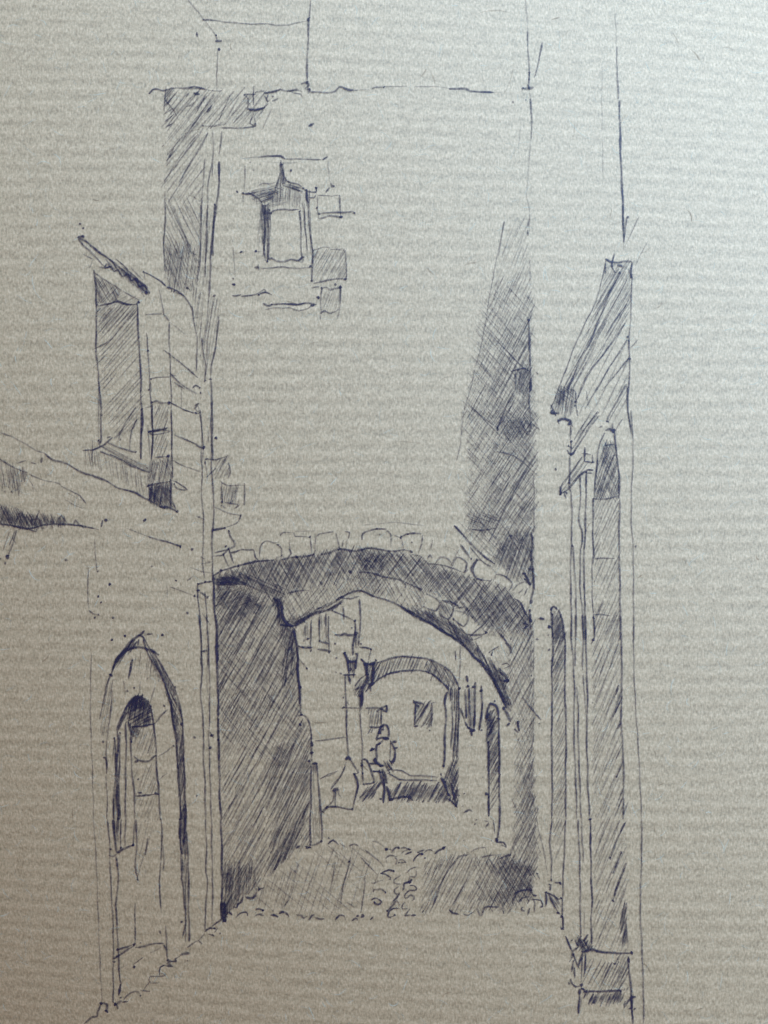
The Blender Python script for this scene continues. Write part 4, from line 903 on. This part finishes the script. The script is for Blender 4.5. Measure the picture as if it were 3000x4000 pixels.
11 .9 300,1490 350,1500 345,1560; 13 .92 415,1500 470,1470; 7 .65 470,1480 520,1475; 8 .8 300,1500 275,1560 265,1600 230,1600 160,1659; 7 .65 480,1460 540,1405 600,1400 620,1430; 6 .55 620,1385 700,1395; 6 .5 640,1390 700,1310; 6 .6 775,1325 700,1325 700,1275 770,1275 820,1260 780,1250; 7 .72 775,1260 780,1200 820,1180; 9 .82 820,1185 880,1190 840,1165 870,1150 840,1140; 8 .78 870,1150 910,1150 900,1130 940,1110; 11 .92 940,1100 980,1085 1020,1090; 7 .7 1000,1040 1050,1000 1090,980; 9 .82 1090,980 1120,1010; 6 .65 1090,980 1140,930; 9 .88 1140,910 1180,880 1220,885; 7 .72 1200,870 1250,830 1300,790; 7 .7 1170,930 1220,950 1200,930; 6 .6 1220,920 1250,880; d 5 .75 1265,925; 10 .88 435,1540 430,1500; d 8 .92 345,1555; 5 .35 640,1120 560,1180; d 4 .6 1000,1145
#shadow_hatching
M
h 108 30 5 .36 500,1110 760,950 1000,860 1270,850 1420,1060 1290,1380 480,1380 350,1250; h 40 42 5 .3 500,1110 760,950 1000,860 1270,850 1420,1060 1290,1380 480,1380 350,1250; h 108 24 5 .36 350,1230 560,1110 780,960 640,1340 480,1370
6 .55 1300,1080 1285,1250 1265,1380; 6 .55 1180,930 1120,1180 1095,1340; 6 .5 1060,970 1015,1210; 5 .45 760,980 700,1230 640,1330; 7 .52 1260,930 1330,1000 1400,1070; 7 .5 1300,870 1400,950 1450,1010; 6 .45 1000,840 1100,920; d 6 .6 730,1045; d 6 .55 1170,965; 6 .4 1150,1290 1220,1340
#shadow_hatching
N
h 118 13 6 .5 520,920 700,910 800,930 1040,900 1060,960 1200,1000 1210,1200 1180,1300 950,1370 750,1360 640,1370 300,1370 290,1280 320,1080; h 60 19 6 .42 740,930 1050,960 1210,1200 1150,1350 750,1360; h 118 10 7 .46 30 900,940 1060,950 1200,1010 1210,1220 1100,1250 980,1300 860,1270 980,1100; h 55 11 6 .42 30 900,940 1060,950 1200,1010 1210,1220 1100,1250 980,1300 860,1270 980,1100; h 118 10 6 .5 310,960 480,920 520,920 420,1050 310,1060
8 .72 590,945 620,920 690,910; 6 .55 700,890 740,865 820,850 830,890; 7 .68 790,930 850,915 940,905; 9 .78 930,945 1000,915 1030,910; 7 .6 575,960 480,1110 390,1340; 7 .6 850,940 950,1080 1000,1140
10 .88 1170,1160 1190,1210 1220,1240; 8 .75 1050,1230 1110,1200 1170,1190; 7 .7 1240,1060 1260,1110; d 7 .8 1190,1190
#cobble
8 .75 530,1350 560,1380 610,1390; 6 .55 640,1390 680,1400 740,1360
#cobble
9 .82 760,1350 775,1395 795,1390 805,1345 840,1330 930,1335; 7 .72 960,1340 970,1390; 7 .72 1000,1385 1040,1340
#cobble
7 .72 1090,1300 1120,1260 1190,1250 1220,1290 1215,1380; 7 .65 1140,1370 1110,1350 1130,1330; 7 .7 1160,1400 1180,1340
#cobble
7 .72 1190,1275 1270,1280 1285,1330; d 6 .88 1278,1330
#cobble
M
8 .8 175,1395 200,1370 220,1400
#cobble
8 .82 250,1420 290,1385 340,1375 345,1405
#cobble
8 .85 405,1405 440,1390 480,1405; 8 .85 410,1350 440,1350 470,1360
#cobble
9 .88 535,1400 570,1400 595,1415; 8 .82 600,1385 630,1370 670,1390 685,1415
#cobble
8 .82 740,1395 780,1400 800,1425 830,1410
#cobble
8 .8 845,1440 870,1400 890,1395; 8 .82 890,1410 930,1430 970,1430
#cobble
8 .8 1060,1440 1090,1400 1130,1405 1140,1440
#cobble
8 .8 1195,1445 1225,1425 1240,1440; d 10 .92 1280,1405; 9 .88 1340,1435 1365,1410; d 6 .85 1240,1405
#cobble
9 .82 330,1250 370,1260 410,1240 420,1180; 8 .72 440,1190 480,1180; 7 .6 420,1160 460,1200
#cobble
8 .82 230,1330 260,1340 270,1310 300,1290 310,1250
#cobble
8 .8 1000,825 1040,790 1085,830; 6 .55 1095,815 1150,850; d 5 .85 1005,775
#cobble
7 .65 1170,840 1210,822 1250,840
#cobble
T
6 .5 20,200 100,200 180,260 280,320; 6 .35 30,220 60,330 150,460; 8 .85 290,350 340,370; d 8 .95 330,370
#cobble
8 .85 440,450 480,380 560,330 620,350; d 8 .95 590,340; 6 .6 380,370 460,400
#cobble
6 .65 640,340 740,335 840,380; d 5 .85 815,370; 6 .55 630,480 720,410 820,380; 7 .82 740,490 860,430
#cobble
7 .75 315,570 400,500 470,510 570,530; 6 .6 330,600 330,660; 6 .65 510,540 560,600 540,680
#cobble
6 .65 590,610 660,590 740,650; 7 .7 600,660 740,650
#cobble
8 .85 910,640 960,560 1050,470 1120,480; d 8 .95 1100,470; 7 .65 1010,440 1060,410 1150,380; d 5 .85 1165,560
#cobble
6 .6 1150,450 1220,390 1290,385 1340,420; 8 .82 1370,470 1450,400 1590,330; d 7 .95 1560,345
#cobble
8 .88 200,900 380,820 490,840; 7 .75 200,900 320,920 430,990; d 5 .85 410,1015; 8 .85 420,850 485,850
#cobble
6 .7 1000,750 860,780 770,880; 6 .7 640,940 510,1020 490,1090 540,1120 640,1130; 6 .65 970,820 980,900 940,970 840,950 820,1040
#cobble
8 .82 890,1020 830,1080 720,1110 710,1190 680,1270; d 8 .95 830,1080
#cobble
6 .6 0,1090 80,1100 150,1060 260,1050; 7 .72 40,1300 60,1250 150,1240 230,1230 310,1300
#cobble
7 .78 600,1180 510,1240 510,1320 580,1350 620,1310; 7 .75 620,1330 540,1440 470,1490
#cobble
7 .75 830,1160 920,1165 980,1220 940,1260 830,1260 740,1350 730,1410 780,1420 850,1360 910,1390 920,1450 870,1470
#cobble
8 .8 0,1470 80,1430 170,1460 220,1510 160,1560 80,1540 70,1510
#cobble
8 .82 350,1700 480,1560 550,1490 620,1580; 7 .6 420,1560 500,1470
#cobble
8 .75 620,1650 500,1640 400,1700 360,1810 410,1840 510,1790
#cobble
7 .75 730,1510 670,1580 670,1660 790,1650
#cobble
7 .8 850,1650 720,1810 800,1800 860,1790; 8 .85 860,1790 970,1790
#cobble
N
8 .78 650,570 690,545 715,560; 6 .55 740,630 755,620; 6 .6 630,520 645,510; d 5 .8 605,430; d 4 .75 650,415
#cobble
7 .65 730,665 745,655; 6 .6 640,800 655,790; d 3 .5 870,795; d 4 .4 800,280
"""

# the small far things were drawn with a firmer hand
PRESSED = dict(drawn_person=1.22, drawn_far_arch=1.2, drawn_far_house=1.2, drawn_corbel=1.2, drawn_buttress=1.12,
               drawn_alley_house=1.12, drawn_shuttered_facade=1.12, drawn_archway=1.06, drawn_plinth=1.1, drawn_gothic_portal=1.08)
def draw(text):
    tile = TILES['Z']; thing = part = None; pen = None; pend = None
    def flush():
        nonlocal pen, part
        if pen and pen.f:
            name, level = pend
            o = pen.build(name, INK, thing if level == 1 else (part or thing))
            if level == 1: part = o
        pen = None
    for line in text.split('\n'):
        line = line.split('//')[0].strip()
        if not line: continue
        if line[0] == '@':
            flush(); part = None
            bits = [b.strip() for b in line[1:].split('|')]
            thing = bpy.data.objects.new(bits[0], None); COL.objects.link(thing)
            thing.empty_display_size = 0.005
            thing['label'] = bits[1]; thing['category'] = bits[2]
            if len(bits) > 3: thing['group'] = bits[3]
            continue
        if line[0] == '#':
            flush()
            level = 2 if line.startswith('##') else 1
            pend = (line.lstrip('#').strip(), level); pen = Pen()
            pen.boost = PRESSED.get(thing.name.split('.')[0], 1.0); continue
        if line in TILES: tile = TILES[line]; continue
        for item in line.split(';'):
            item = item.split()
            if not item: continue
            ox, oy, s = tile
            kind = item[0] if item[0] in 'hd' else 's'
            pts = [(ox + float(a.split(',')[0]) * s, oy + float(a.split(',')[1]) * s) for a in item if ',' in a]
            num = [float(a) for a in item if ',' not in a and a not in 'hd']
            if kind == 'h':
                pen.hatch(pts, *num[:4], ragged=num[4] if len(num) > 4 else 18.0)
            elif kind == 'd':
                r, k = (num + [6, .85])[:2] if num else (6, .85)
                for x, y in pts:
                    pen.dot(x, y, r * .82, k * .88, random.uniform(1, 1.5), random.uniform(0, 3.1))
            else:
                pen.stroke(pts, num[0], num[1])
    flush()
draw(DRAWING)

# things stand where their ink is: put each empty at the foot of its own drawing
bpy.context.view_layer.update()
for o in [o for o in SC.objects if o.type == 'EMPTY']:
    pts = []
    kids = [c for c in SC.objects if c.parent == o]
    for c in kids: pts += [c.data.vertices[i].co for i in range(0, len(c.data.vertices), 7)]
    if not pts: continue
    base = Vector((sum(p.x for p in pts) / len(pts), min(p.y for p in pts), 0))
    base.z = sheet_z(base.x, base.y)
    o.location = base
    for c in kids: c.location = -base

# ------------------------------------------------------------------ loose pulp fibres pressed into the sheet
def fibres(name, n, material, ink, wid, lng, seed, big=0):
    random.seed(seed); pen = Pen(3.0e-6)
    for k in range(n):
        x, y = random.uniform(-500, 3500), random.uniform(-600, 4600)
        a = random.uniform(0, 6.28); l = random.uniform(*lng) * (2.2 if k < big else 1)
        c = random.gauss(0, .5); m = 6; pts = []
        for q in range(m + 1):
            pts.append((x, y)); x += math.cos(a) * l / m; y += math.sin(a) * l / m; a += c / m * 2 + random.gauss(0, .12)
        pen.ribbon(pts, random.uniform(*wid), ink * random.uniform(.2, 1.0) ** 1.5, wob=.2)
    o = pen.build(name, material, sheet); o['kind'] = 'stuff'
    return o
fibres('pale_fibres', 4200, PALE, .50, (2.5, 4.5), (18, 70), 11, 40)
fibres('brown_fibres', 260, BROWN, .36, (3, 6), (20, 70), 12, 22)
